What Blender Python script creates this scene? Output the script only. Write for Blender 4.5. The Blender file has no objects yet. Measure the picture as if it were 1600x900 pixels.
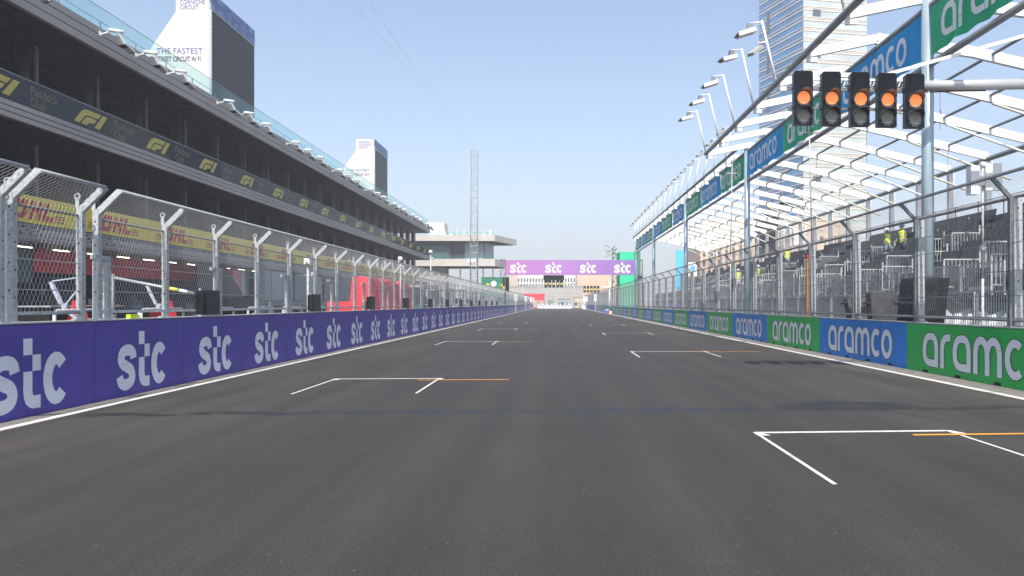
import bpy, math, random
from mathutils import Vector, Matrix
R = math.radians
random.seed(7)
S = bpy.context.scene
COL = S.collection

# ------------------------------------------------------------------ camera, sky, sun, exposure
H = 1.65
cam_d = bpy.data.cameras.new('camera')
cam = bpy.data.objects.new('camera', cam_d)
COL.objects.link(cam)
cam.location = (0, 0, H)
cam.rotation_euler = (R(90), 0, 0)
cam_d.sensor_width = 36
cam_d.lens = 36 * 1180 / 1600
cam_d.shift_x = -70 / 1600
cam_d.shift_y = 24 / 1600
cam_d.clip_start = 0.1
cam_d.clip_end = 6000
S.camera = cam

SUN_DIR = Vector((0.16, 4.75, -6.0)).normalized()       # the way the light travels
elev = math.asin(-SUN_DIR.z)
az = math.atan2(-SUN_DIR.x, -SUN_DIR.y)                    # clockwise from +Y
W = bpy.data.worlds.new('World')
S.world = W
W.use_nodes = True
nt = W.node_tree
bg = nt.nodes['Background']
sky = nt.nodes.new('ShaderNodeTexSky')
sky.sky_type = 'NISHITA'
sky.sun_disc = False
sky.sun_elevation = elev
sky.sun_rotation = az
sky.air_density = 1.1
sky.dust_density = 1.6
sky.ozone_density = 2.6
nt.links.new(sky.outputs[0], bg.inputs[0])
bg.inputs[1].default_value = 0.135
sl = bpy.data.lights.new('sun', 'SUN')
sl.energy = 4.8
sl.angle = R(0.5)
sl.color = (1.0, 0.955, 0.88)
sun = bpy.data.objects.new('sun', sl)
COL.objects.link(sun)
sun.rotation_euler = SUN_DIR.to_track_quat('-Z', 'Y').to_euler()
S.view_settings.view_transform = 'Standard'
S.view_settings.look = 'None'
S.view_settings.exposure = 0.62
S.view_settings.gamma = 1
S.view_settings.use_curve_mapping = False
S.cycles.max_bounces = 8
S.cycles.transparent_max_bounces = 24
S.cycles.volume_bounces = 0
S.cycles.use_adaptive_sampling = True
S.cycles.sample_clamp_indirect = 6
S.cycles.use_denoising = True

# ------------------------------------------------------------------ materials
def _noise(nt, scale, detail=4, vec=None, sc=None):
    n = nt.nodes.new('ShaderNodeTexNoise')
    n.inputs['Scale'].default_value = scale
    n.inputs['Detail'].default_value = detail
    tc = nt.nodes.new('ShaderNodeTexCoord')
    if sc:
        mp = nt.nodes.new('ShaderNodeMapping')
        mp.inputs['Scale'].default_value = sc
        nt.links.new(tc.outputs['Object'], mp.inputs['Vector'])
        nt.links.new(mp.outputs[0], n.inputs['Vector'])
    else:
        nt.links.new(tc.outputs['Object'], n.inputs['Vector'])
    return n

def mat(name, col, rough=0.6, metal=0.0, var=0.12, scale=3.0, bump=0.0, bscale=40, sc=None, alpha=1.0, emit=0, spec=0.5, coat=0.0):
    m = bpy.data.materials.new(name)
    m.use_nodes = True
    t = m.node_tree
    b = t.nodes['Principled BSDF']
    b.inputs['Roughness'].default_value = rough
    b.inputs['Metallic'].default_value = metal
    b.inputs['Specular IOR Level'].default_value = spec
    b.inputs['Coat Weight'].default_value = coat
    b.inputs['Alpha'].default_value = alpha
    n = _noise(t, scale, 5, sc=sc)
    mr = t.nodes.new('ShaderNodeMapRange')
    mr.inputs['From Min'].default_value = 0.3
    mr.inputs['From Max'].default_value = 0.7
    mr.inputs['To Min'].default_value = 1 - var
    mr.inputs['To Max'].default_value = 1 + var
    t.links.new(n.outputs['Fac'], mr.inputs['Value'])
    mx = t.nodes.new('ShaderNodeVectorMath')
    mx.operation = 'SCALE'
    mx.inputs[0].default_value = col
    t.links.new(mr.outputs[0], mx.inputs['Scale'])
    t.links.new(mx.outputs[0], b.inputs['Base Color'])
    if bump:
        n2 = _noise(t, bscale, 3)
        bp = t.nodes.new('ShaderNodeBump')
        bp.inputs['Strength'].default_value = bump
        bp.inputs['Distance'].default_value = 0.02
        t.links.new(n2.outputs['Fac'], bp.inputs['Height'])
        t.links.new(bp.outputs[0], b.inputs['Normal'])
    if emit:
        b.inputs['Emission Color'].default_value = (*col, 1)
        b.inputs['Emission Strength'].default_value = emit
    return m

def glass_mat(name, tint, refl=0.12, dens=0.35, body=(0.1, 0.2, 0.2)):
    m = bpy.data.materials.new(name)
    m.use_nodes = True
    t = m.node_tree
    for n in list(t.nodes):
        t.nodes.remove(n)
    out = t.nodes.new('ShaderNodeOutputMaterial')
    tr = t.nodes.new('ShaderNodeBsdfTransparent'); tr.inputs[0].default_value = (*tint, 1)
    gl = t.nodes.new('ShaderNodeBsdfGlossy'); gl.inputs['Roughness'].default_value = 0.05
    df = t.nodes.new('ShaderNodeBsdfDiffuse'); df.inputs[0].default_value = (*body, 1)
    n = _noise(t, 0.6, 3)
    m1 = t.nodes.new('ShaderNodeMixShader')
    mr = t.nodes.new('ShaderNodeMapRange')
    mr.inputs['To Min'].default_value = dens * 0.7
    mr.inputs['To Max'].default_value = min(1, dens * 1.3)
    t.links.new(n.outputs['Fac'], mr.inputs['Value'])
    t.links.new(mr.outputs[0], m1.inputs[0])
    t.links.new(tr.outputs[0], m1.inputs[1])
    t.links.new(df.outputs[0], m1.inputs[2])
    m2 = t.nodes.new('ShaderNodeMixShader')
    fr = t.nodes.new('ShaderNodeFresnel'); fr.inputs[0].default_value = 1.5
    ad = t.nodes.new('ShaderNodeMath'); ad.operation = 'MULTIPLY'; ad.inputs[1].default_value = refl * 8
    ad.use_clamp = True
    t.links.new(fr.outputs[0], ad.inputs[0])
    t.links.new(ad.outputs[0], m2.inputs[0])
    t.links.new(m1.outputs[0], m2.inputs[1])
    t.links.new(gl.outputs[0], m2.inputs[2])
    t.links.new(m2.outputs[0], out.inputs[0])
    return m

M = {}
M['galv'] = mat('galvanised steel', (0.42, 0.44, 0.45), 0.5, 0.35, 0.22, 14)
M['galv_light'] = mat('pale galvanised steel', (0.43, 0.45, 0.46), 0.55, 0.2, 0.25, 18)
M['galv_dark'] = mat('dark galvanised steel', (0.17, 0.18, 0.19), 0.5, 0.3, 0.2, 10)
M['wire'] = mat('steel wire', (0.42, 0.43, 0.43), 0.5, 0.2, 0.1, 5)
M['wire_dark'] = mat('dull steel wire', (0.33, 0.34, 0.35), 0.55, 0.2, 0.1, 5)
M['kerb_grey'] = mat('dusty kerb concrete', (0.17, 0.155, 0.14), 0.9, 0, 0.3, 4, bump=0.2)
M['arm_grey'] = mat('satin grey steel', (0.50, 0.51, 0.52), 0.35, 0.3, 0.06, 2)
M['pale_steel'] = mat('pale blue painted steel', (0.42, 0.46, 0.54), 0.5, 0.1, 0.2, 6)
M['hole'] = mat('dark hole', (0.02, 0.02, 0.02), 0.9)
M['purple'] = mat('purple printed board', (0.080, 0.055, 0.35), 0.55, 0, 0.14, 1.6, bump=0.05, bscale=2)
M['green'] = mat('green printed board', (0.014, 0.43, 0.075), 0.55, 0, 0.10, 1.2, bump=0.05, bscale=2)
M['blue'] = mat('blue printed board', (0.008, 0.20, 0.62), 0.55, 0, 0.10, 1.2, bump=0.05, bscale=2)
M['letter'] = mat('pale print', (0.78, 0.80, 0.88), 0.5, 0, 0.06, 2)
M['letter_grey'] = mat('light grey print', (0.76, 0.77, 0.80), 0.5, 0, 0.06, 2)
M['outline'] = mat('dark print outline', (0.02, 0.06, 0.05), 0.5)
M['white'] = mat('white paint', (0.78, 0.78, 0.76), 0.45, 0, 0.05, 2)
M['white_line'] = mat('white road paint', (0.60, 0.58, 0.54), 0.7, 0, 0.16, 12, bump=.3)
M['orange_line'] = mat('orange road paint', (0.68, 0.30, 0.03), 0.7, 0, 0.12, 9)
M['concrete'] = mat('concrete', (0.30, 0.29, 0.27), 0.85, 0, 0.2, 3, bump=0.2)
M['concrete_light'] = mat('pale concrete', (0.42, 0.41, 0.39), 0.85, 0, 0.15, 2, bump=0.15)
M['fascia'] = mat('grey fascia panel', (0.37, 0.34, 0.315), 0.55, 0.1, 0.12, 0.4, sc=(1, 0.3, 1))
M['fascia_light'] = mat('pale fascia panel', (0.50, 0.47, 0.43), 0.6, 0, 0.08, 0.3)
M['groove'] = mat('shadow gap', (0.02, 0.02, 0.02), 0.9)
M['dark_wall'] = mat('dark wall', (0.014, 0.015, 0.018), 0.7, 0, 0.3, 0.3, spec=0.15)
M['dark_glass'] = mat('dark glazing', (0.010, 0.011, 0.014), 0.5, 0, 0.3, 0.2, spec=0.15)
M['column'] = mat('dark column', (0.022, 0.024, 0.026), 0.5, 0.1, 0.2, 2)
M['black'] = mat('black plastic', (0.018, 0.019, 0.022), 0.4, 0, 0.2, 5)
M['black_gloss'] = mat('glossy black plastic', (0.008, 0.009, 0.011), 0.22, 0, 0.2, 3, bump=0.5, bscale=7, spec=0.3)
M['screen'] = mat('black led screen', (0.03, 0.033, 0.036), 0.55, 0, 0.1, 2)
M['led_grey'] = mat('grey unlit lens', (0.21, 0.22, 0.19), 0.35, 0, 0.15, 12)
M['led_orange'] = mat('orange lit lens', (1.0, 0.30, 0.09), 0.35, 0, 0.06, 9, emit=0.42)
M['led_yellow'] = mat('yellow lit lens', (1.0, 0.7, 0.15), 0.35, 0, 0.06, 9, emit=0.9)
M['tube_light'] = mat('lit fluorescent tube', (1.0, 0.93, 0.8), 0.4, 0, 0.0, 2, emit=2.6)
M['yellow'] = mat('yellow banner', (0.74, 0.61, 0.065), 0.55, 0, 0.08, 2)
M['red_print'] = mat('red print', (0.50, 0.05, 0.05), 0.6, 0, 0.08, 2)
M['red'] = mat('red board', (0.62, 0.02, 0.035), 0.5, 0, 0.15, 1.2)
M['red_cloth'] = mat('red fabric cover', (0.80, 0.025, 0.045), 0.75, 0, 0.18, 1.3, bump=0.8, bscale=1.7)
M['pale_blue'] = mat('silvery blue panel', (0.32, 0.37, 0.42), 0.4, 0.2, 0.1, 1)
M['grey_panel'] = mat('grey panel', (0.22, 0.225, 0.23), 0.6, 0, 0.2, 1.5)
M['teal'] = mat('teal panel', (0.03, 0.12, 0.13), 0.5, 0, 0.25, 0.8)
M['navy'] = mat('navy panel', (0.02, 0.035, 0.08), 0.4, 0, 0.25, 0.8)
M['pole_blue'] = mat('pale blue grey painted steel', (0.33, 0.42, 0.47), 0.35, 0.25, 0.06, 2)
M['roof_white'] = mat('white painted steel', (0.77, 0.77, 0.76), 0.4, 0, 0.04, 1)
M['tube_grey'] = mat('grey aluminium tube', (0.26, 0.28, 0.30), 0.4, 0.4, 0.12, 4)
M['cream'] = mat('cream painted strut', (0.62, 0.60, 0.48), 0.5, 0, 0.05, 3)
M['seat'] = mat('dark grey plastic seat', (0.032, 0.033, 0.037), 0.42, 0, 0.3, 6)
M['deck'] = mat('grey steel deck', (0.10, 0.102, 0.105), 0.6, 0.2, 0.3, 2)
M['rail'] = mat('white steel rail', (0.46, 0.465, 0.46), 0.45, 0.1, 0.1, 5)
M['f1_gold'] = mat('gold print', (0.50, 0.42, 0.07), 0.5, 0, 0.08, 3)
M['f1_text'] = mat('dull gold print', (0.16, 0.15, 0.07), 0.5, 0, 0.08, 3)
M['text_blue'] = mat('violet blue print', (0.08, 0.08, 0.30), 0.6)
M['text_dark'] = mat('grey violet print', (0.04, 0.04, 0.08), 0.6)
M['orange'] = mat('orange machine paint', (0.85, 0.33, 0.02), 0.4, 0, 0.08, 5)
M['hi_vis'] = mat('yellow hi-vis fabric', (0.62, 0.85, 0.03), 0.7, 0, 0.08, 8, emit=0.0)
M['skin'] = mat('skin', (0.25, 0.14, 0.09), 0.6)
M['trouser'] = mat('grey blue trousers', (0.16, 0.2, 0.3), 0.8)
M['trouser_white'] = mat('white trousers', (0.6, 0.6, 0.58), 0.8)
M['helmet'] = mat('white helmet', (0.75, 0.75, 0.7), 0.35)
M['helmet_yellow'] = mat('yellow helmet', (0.75, 0.6, 0.05), 0.35)
M['shirt'] = mat('dark shirt', (0.05, 0.05, 0.08), 0.8)
M['mullion'] = mat('grey mullion', (0.13, 0.135, 0.14), 0.5, 0.1, 0.1, 2)
M['hood'] = mat('glossy black hood', (0.05, 0.053, 0.062), 0.25, 0, 0.2, 4, coat=0.5)
M['green_wrap'] = mat('bright green scaffold wrap', (0.012, 0.53, 0.27), 0.6, 0, 0.06, 0.5)
M['green_dark'] = mat('dark green board', (0.01, 0.20, 0.10), 0.6, 0, 0.2, 0.7)
M['peach'] = mat('peach render', (0.62, 0.42, 0.30), 0.8, 0, 0.1, 0.2)
M['beige'] = mat('beige render', (0.52, 0.42, 0.33), 0.8, 0, 0.1, 0.2)
M['grey_bld'] = mat('grey render', (0.36, 0.35, 0.33), 0.8, 0, 0.1, 0.2)
M['white_bld'] = mat('white render', (0.62, 0.61, 0.585), 0.8, 0, 0.05, 0.2)
M['window'] = mat('dark window', (0.06, 0.07, 0.08), 0.15)
M['tower_glass'] = mat('blue tower glazing', (0.045, 0.19, 0.40), 0.3, 0.0, 0.35, 0.09, sc=(1, 1, 2))
M['tower_stone'] = mat('cream tower bands', (0.60, 0.54, 0.46), 0.7, 0, 0.1, 0.1)
M['tower_pale'] = mat('pale tower glazing', (0.42, 0.47, 0.46), 0.25, 0, 0.2, 0.12)
M['cyan'] = mat('sky blue board', (0.08, 0.45, 0.85), 0.6, 0, 0.05, 0.5)
M['sheet_white'] = mat('crumpled white sheet', (0.70, 0.70, 0.70), 0.6, 0, 0.1, 3, bump=1, bscale=5)
M['rubber'] = mat('black rubber', (0.02, 0.02, 0.02), 0.6, 0, 0.4, 5)
M['plastic_white'] = mat('white plastic barrier', (0.74, 0.72, 0.80), 0.5, 0, 0.08, 0.6)
M['glass_dark'] = glass_mat('tinted balustrade glass', (0.33, 0.38, 0.42), 0.05, 0.5, (0.05, 0.065, 0.085))
M['glass_clear'] = glass_mat('clear balustrade glass', (0.86, 0.97, 0.96), 0.02, 0.035, (0.4, 0.6, 0.6))
M['glass_green'] = glass_mat('green tinted glass', (0.35, 0.45, 0.45), 0.10, 0.45, (0.12, 0.2, 0.2))

def scuff(m, col=(.16, .15, .15), amt=.5):
    """thin scrapes and splashes with a shape of their own over a printed board"""
    t = m.node_tree; N = t.nodes; L = t.links; pb = N['Principled BSDF']
    src = pb.inputs['Base Color'].links[0].from_socket
    n1 = _noise(t, 1.0, 6, sc=(1, .9, 9)); n2 = _noise(t, 2.3, 4)
    r1 = N.new('ShaderNodeMapRange'); r1.inputs['From Min'].default_value = .60; r1.inputs['From Max'].default_value = .70; L.new(n1.outputs['Fac'], r1.inputs['Value'])
    r2 = N.new('ShaderNodeMapRange'); r2.inputs['From Min'].default_value = .50; r2.inputs['From Max'].default_value = .62; L.new(n2.outputs['Fac'], r2.inputs['Value'])
    mu = N.new('ShaderNodeMath'); mu.operation = 'MULTIPLY'; L.new(r1.outputs[0], mu.inputs[0]); L.new(r2.outputs[0], mu.inputs[1])
    m2 = N.new('ShaderNodeMath'); m2.operation = 'MULTIPLY'; L.new(mu.outputs[0], m2.inputs[0]); m2.inputs[1].default_value = amt
    mx = N.new('ShaderNodeMix'); mx.data_type = 'RGBA'; L.new(m2.outputs[0], mx.inputs[0]); L.new(src, mx.inputs[6]); mx.inputs[7].default_value = (*col, 1)
    L.new(mx.outputs[2], pb.inputs['Base Color'])
for k_ in ('purple', 'green', 'blue'): scuff(M[k_])
for k_ in ('letter', 'letter_grey'): scuff(M[k_], (.3, .3, .32), .5)
scuff(M['fascia'], (.25, .24, .23), .5)
scuff(M['white_line'], (.09, .085, .08), .9)
scuff(M['orange_line'], (.08, .07, .06), .9)

# ------------------------------------------------------------------ mesh builder
class MB:
    def __init__(s):
        s.v = []; s.f = []; s.mi = []; s.cur = 0; s.smooth = False; s.sm = []
    def face(s, pts):
        i = len(s.v)
        s.v += [tuple(p) for p in pts]
        s.f.append(tuple(range(i, i + len(pts)))); s.mi.append(s.cur); s.sm.append(False)
    def box(s, x0, x1, y0, y1, z0, z1):
        i = len(s.v)
        s.v += [(x0,y0,z0),(x1,y0,z0),(x1,y1,z0),(x0,y1,z0),(x0,y0,z1),(x1,y0,z1),(x1,y1,z1),(x0,y1,z1)]
        for f in ((0,3,2,1),(4,5,6,7),(0,1,5,4),(1,2,6,5),(2,3,7,6),(3,0,4,7)):
            s.f.append(tuple(i + k for k in f)); s.mi.append(s.cur); s.sm.append(False)
        return s
    def bar(s, p, q, w, h=None, up=(0,0,1)):      # rectangular bar between two points
        h = h or w
        p = Vector(p); q = Vector(q); d = (q - p)
        if d.length < 1e-6: return s
        d.normalize(); u = Vector(up)
        a = d.cross(u)
        if a.length < 1e-3: a = d.cross(Vector((0, 1, 0)))
        a.normalize(); b = a.cross(d).normalized()
        i = len(s.v)
        for c in (p, q):
            for (sa, sb) in ((-1,-1),(1,-1),(1,1),(-1,1)):
                s.v.append(tuple(c + a * sa * w / 2 + b * sb * h / 2))
        for f in ((0,1,2,3),(7,6,5,4),(0,4,5,1),(1,5,6,2),(2,6,7,3),(3,7,4,0)):
            s.f.append(tuple(i + k for k in f)); s.mi.append(s.cur); s.sm.append(False)
        return s
    def tube(s, p, q, r, n=8, r2=None, caps=True):
        p = Vector(p); q = Vector(q); d = q - p
        if d.length < 1e-6: return s
        d.normalize(); r2 = r if r2 is None else r2
        a = d.cross(Vector((0, 0, 1)))
        if a.length < 1e-3: a = d.cross(Vector((0, 1, 0)))
        a.normalize(); b = a.cross(d)
        i = len(s.v)
        for c, rr in ((p, r), (q, r2)):
            for k in range(n):
                t = 2 * math.pi * k / n
                s.v.append(tuple(c + a * math.cos(t) * rr + b * math.sin(t) * rr))
        for k in range(n):
            k2 = (k + 1) % n
            s.f.append((i + k, i + k2, i + n + k2, i + n + k)); s.mi.append(s.cur); s.sm.append(n > 4)
        if caps:
            s.f.append(tuple(i + k for k in reversed(range(n)))); s.mi.append(s.cur); s.sm.append(False)
            s.f.append(tuple(i + n + k for k in range(n))); s.mi.append(s.cur); s.sm.append(False)
        return s
    def path(s, pts, r, n=8):
        for a, b in zip(pts, pts[1:]): s.tube(a, b, r, n)
        return s
    def prism(s, poly, fn0, fn1):                 # poly in 2d, two mappings to 3d
        n = len(poly); i = len(s.v)
        s.v += [tuple(fn0(*p)) for p in poly] + [tuple(fn1(*p)) for p in poly]
        s.f.append(tuple(i + k for k in range(n))); s.mi.append(s.cur); s.sm.append(False)
        s.f.append(tuple(i + n + k for k in reversed(range(n)))); s.mi.append(s.cur); s.sm.append(False)
        for k in range(n):
            k2 = (k + 1) % n
            s.f.append((i + k, i + n + k, i + n + k2, i + k2)); s.mi.append(s.cur); s.sm.append(False)
        return s
    def data(s, name, mats):
        me = bpy.data.meshes.new(name)
        me.from_pydata(s.v, [], s.f)
        for m in (mats if isinstance(mats, (list, tuple)) else [mats]):
            me.materials.append(m)
        me.polygons.foreach_set('material_index', s.mi)
        me.polygons.foreach_set('use_smooth', s.sm)
        me.update()
        return me
    def build(s, name, mats, parent=None, loc=None, rot=None):
        return link(name, s.data(name, mats), parent, loc, rot)

def link(name, data, parent=None, loc=None, rot=None):
    o = bpy.data.objects.new(name, data)
    COL.objects.link(o)
    if parent is not None: o.parent = parent
    if loc: o.location = loc
    if rot: o.rotation_euler = rot
    return o

def tag(o, label=None, cat=None, group=None, kind=None):
    if label: o['label'] = label
    if cat: o['category'] = cat
    if group: o['group'] = group
    if kind: o['kind'] = kind
    return o

def thing(name, label, cat, loc=(0, 0, 0), rz=0, group=None):
    o = bpy.data.objects.new(name, None)
    o.empty_display_size = 0.2
    COL.objects.link(o)
    o.location = loc; o.rotation_euler = (0, 0, rz)
    return tag(o, label, cat, group)

def copy_tree(o, parent=None):
    c = o.copy(); COL.objects.link(c)
    if parent is not None: c.parent = parent
    for ch in list(o.children): copy_tree(ch, c)
    return c

def cloth_mat(name, col, tl=0.35):
    m = mat(name, col, 0.7, 0, 0.08, 1.5)
    t = m.node_tree
    out = t.nodes['Material Output']; pb = t.nodes['Principled BSDF']
    tr = t.nodes.new('ShaderNodeBsdfTranslucent'); tr.inputs[0].default_value = (*col, 1)
    mx = t.nodes.new('ShaderNodeMixShader'); mx.inputs[0].default_value = tl
    t.links.new(pb.outputs[0], mx.inputs[1]); t.links.new(tr.outputs[0], mx.inputs[2]); t.links.new(mx.outputs[0], out.inputs[0])
    return m
M['green_cloth'] = cloth_mat('green banner cloth', (0.03, 0.42, 0.22), .5)
M['blue_cloth'] = cloth_mat('blue banner cloth', (0.02, 0.34, 0.72), .5)

def text(name, body, size, m, parent, loc, rot, shear=0, sx=1.0, offset=0.0, align='LEFT'):
    cu = bpy.data.curves.new(name, 'FONT')
    cu.body = body; cu.size = size; cu.shear = shear; cu.offset = offset; cu.align_x = align
    cu.resolution_u = 3
    cu.space_line = 0.85
    cu.materials.append(m)
    tmp = bpy.data.objects.new(name + '_curve', cu); COL.objects.link(tmp)
    dg = bpy.context.evaluated_depsgraph_get()
    me = bpy.data.meshes.new_from_object(tmp.evaluated_get(dg), depsgraph=dg)
    bpy.data.objects.remove(tmp); bpy.data.curves.remove(cu)
    me.materials.clear(); me.materials.append(m)
    o = link(name, me, parent, loc, rot)
    o.scale = (sx, 1, 1)
    return o

ORD1 = ['', 'first', 'second', 'third', 'fourth', 'fifth', 'sixth', 'seventh', 'eighth', 'ninth', 'tenth', 'eleventh', 'twelfth', 'thirteenth',
        'fourteenth', 'fifteenth', 'sixteenth', 'seventeenth', 'eighteenth', 'nineteenth']
TENS = {2: 'twent', 3: 'thirt', 4: 'fort', 5: 'fift', 6: 'sixt', 7: 'sevent', 8: 'eight', 9: 'ninet'}
def nth(n):
    if n < 20: return ORD1[n]
    t, u = divmod(n, 10)
    return TENS[t] + ('ieth' if u == 0 else 'y-' + ORD1[u])

# ------------------------------------------------------------------ lettering as ribbons
def smooth(pts, k=4):
    out = []
    n = len(pts)
    for i in range(n - 1):
        p0 = pts[max(i - 1, 0)]; p1 = pts[i]; p2 = pts[i + 1]; p3 = pts[min(i + 2, n - 1)]
        for j in range(k):
            t = j / k
            out.append(tuple(0.5 * ((2 * p1[a]) + (-p0[a] + p2[a]) * t + (2 * p0[a] - 5 * p1[a] + 4 * p2[a] - p3[a]) * t * t
                       + (-p0[a] + 3 * p1[a] - 3 * p2[a] + p3[a]) * t ** 3) for a in (0, 1)))
    out.append(pts[-1])
    return out

def ribbon(mb, pts, w, fn, depth):
    L = []; n = len(pts)
    for i, p in enumerate(pts):
        a = pts[max(i - 1, 0)]; b = pts[min(i + 1, n - 1)]
        dx, dy = b[0] - a[0], b[1] - a[1]
        l = math.hypot(dx, dy) or 1
        nx, ny = -dy / l * w / 2, dx / l * w / 2
        L.append(((p[0] + nx, p[1] + ny), (p[0] - nx, p[1] - ny)))
    for (a, b), (c, d) in zip(L, L[1:]):
        mb.face([fn(*b, depth), fn(*d, depth), fn(*c, depth), fn(*a, depth)])

def arc(cx, cy, rx, ry, a0, a1, n=14):
    return [(cx + rx * math.cos(R(a0 + (a1 - a0) * i / n)), cy + ry * math.sin(R(a0 + (a1 - a0) * i / n))) for i in range(n + 1)]

STC_S = smooth([(.50,.55),(.47,.65),(.39,.70),(.27,.705),(.15,.66),(.105,.56),(.15,.475),(.28,.41),(.41,.345),(.455,.235),(.41,.14),(.29,.095),(.19,.10),(.10,.15),(.06,.25)], 3)
STC_T = smooth([(.765,.55),(.765,.38),(.765,.25),(.80,.14),(.88,.098),(.95,.095),(1.035,.095)], 3)
STC_C = arc(1.385, .40, .195, .305, 42, 318, 16)
def stc(mb, fn):
    ribbon(mb, STC_S, .20, fn, 0)
    ribbon(mb, STC_T, .19, fn, 0)
    ribbon(mb, STC_C, .20, fn, 0)
    for (a0, a1, b0, b1) in ((.67, .86, .79, 1.03), (.861, 1.04, .551, .789)):
        mb.face([fn(a0, b0, 0), fn(a1, b0, 0), fn(a1, b1, 0), fn(a0, b1, 0)])
def aramco(mb, fn, w=.165, d=0.0):
    def a_(o):
        ribbon(mb, [(o+.63, 0), (o+.63, .38)] + smooth([(o+.63,.40),(o+.61,.56),(o+.52,.68),(o+.37,.705),(o+.21,.67),(o+.11,.53),(o+.085,.37),(o+.11,.21),(o+.21,.11),(o+.36,.083)], 3) + [(o+.548, .083)], w, fn, d)
        return o + .72 + .08
    def r_(o):
        ribbon(mb, [(o+.085, 0), (o+.085, .38)] + smooth([(o+.085,.40),(o+.11,.57),(o+.21,.68),(o+.34,.705),(o+.43,.705)], 3), w, fn, d)
        return o + .45 + .08
    def m_(o):
        ribbon(mb, [(o+.085, 0), (o+.085, .38)] + smooth([(o+.085,.42),(o+.12,.60),(o+.22,.70),(o+.34,.70),(o+.45,.62),(o+.50,.47)], 3) + [(o+.505, .30), (o+.505, 0)], w, fn, d)
        ribbon(mb, smooth([(o+.53,.50),(o+.56,.62),(o+.66,.70),(o+.77,.70),(o+.87,.62),(o+.92,.47)], 3) + [(o+.925, .30), (o+.925, 0)], w, fn, d + .001)
        return o + 1.01 + .08
    def c_(o):
        ribbon(mb, arc(o+.33, .395, .245, .312, 50, 310, 16), w, fn, d)
        return o + .56 + .08
    x = a_(0.0); x = r_(x); x = a_(x); x = m_(x); x = c_(x)
    ribbon(mb, arc(x+.33, .395, .245, .312, 0, 360, 20), w, fn, d)
    return x + .66
AR_W = 4.50

# ================================================================== SETTING
def plane(name, x0, x1, y0, y1, z, m):
    b = MB(); b.face([(x0,y0,z),(x1,y0,z),(x1,y1,z),(x0,y1,z)])
    return tag(b.build(name, m), kind='structure')

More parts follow.
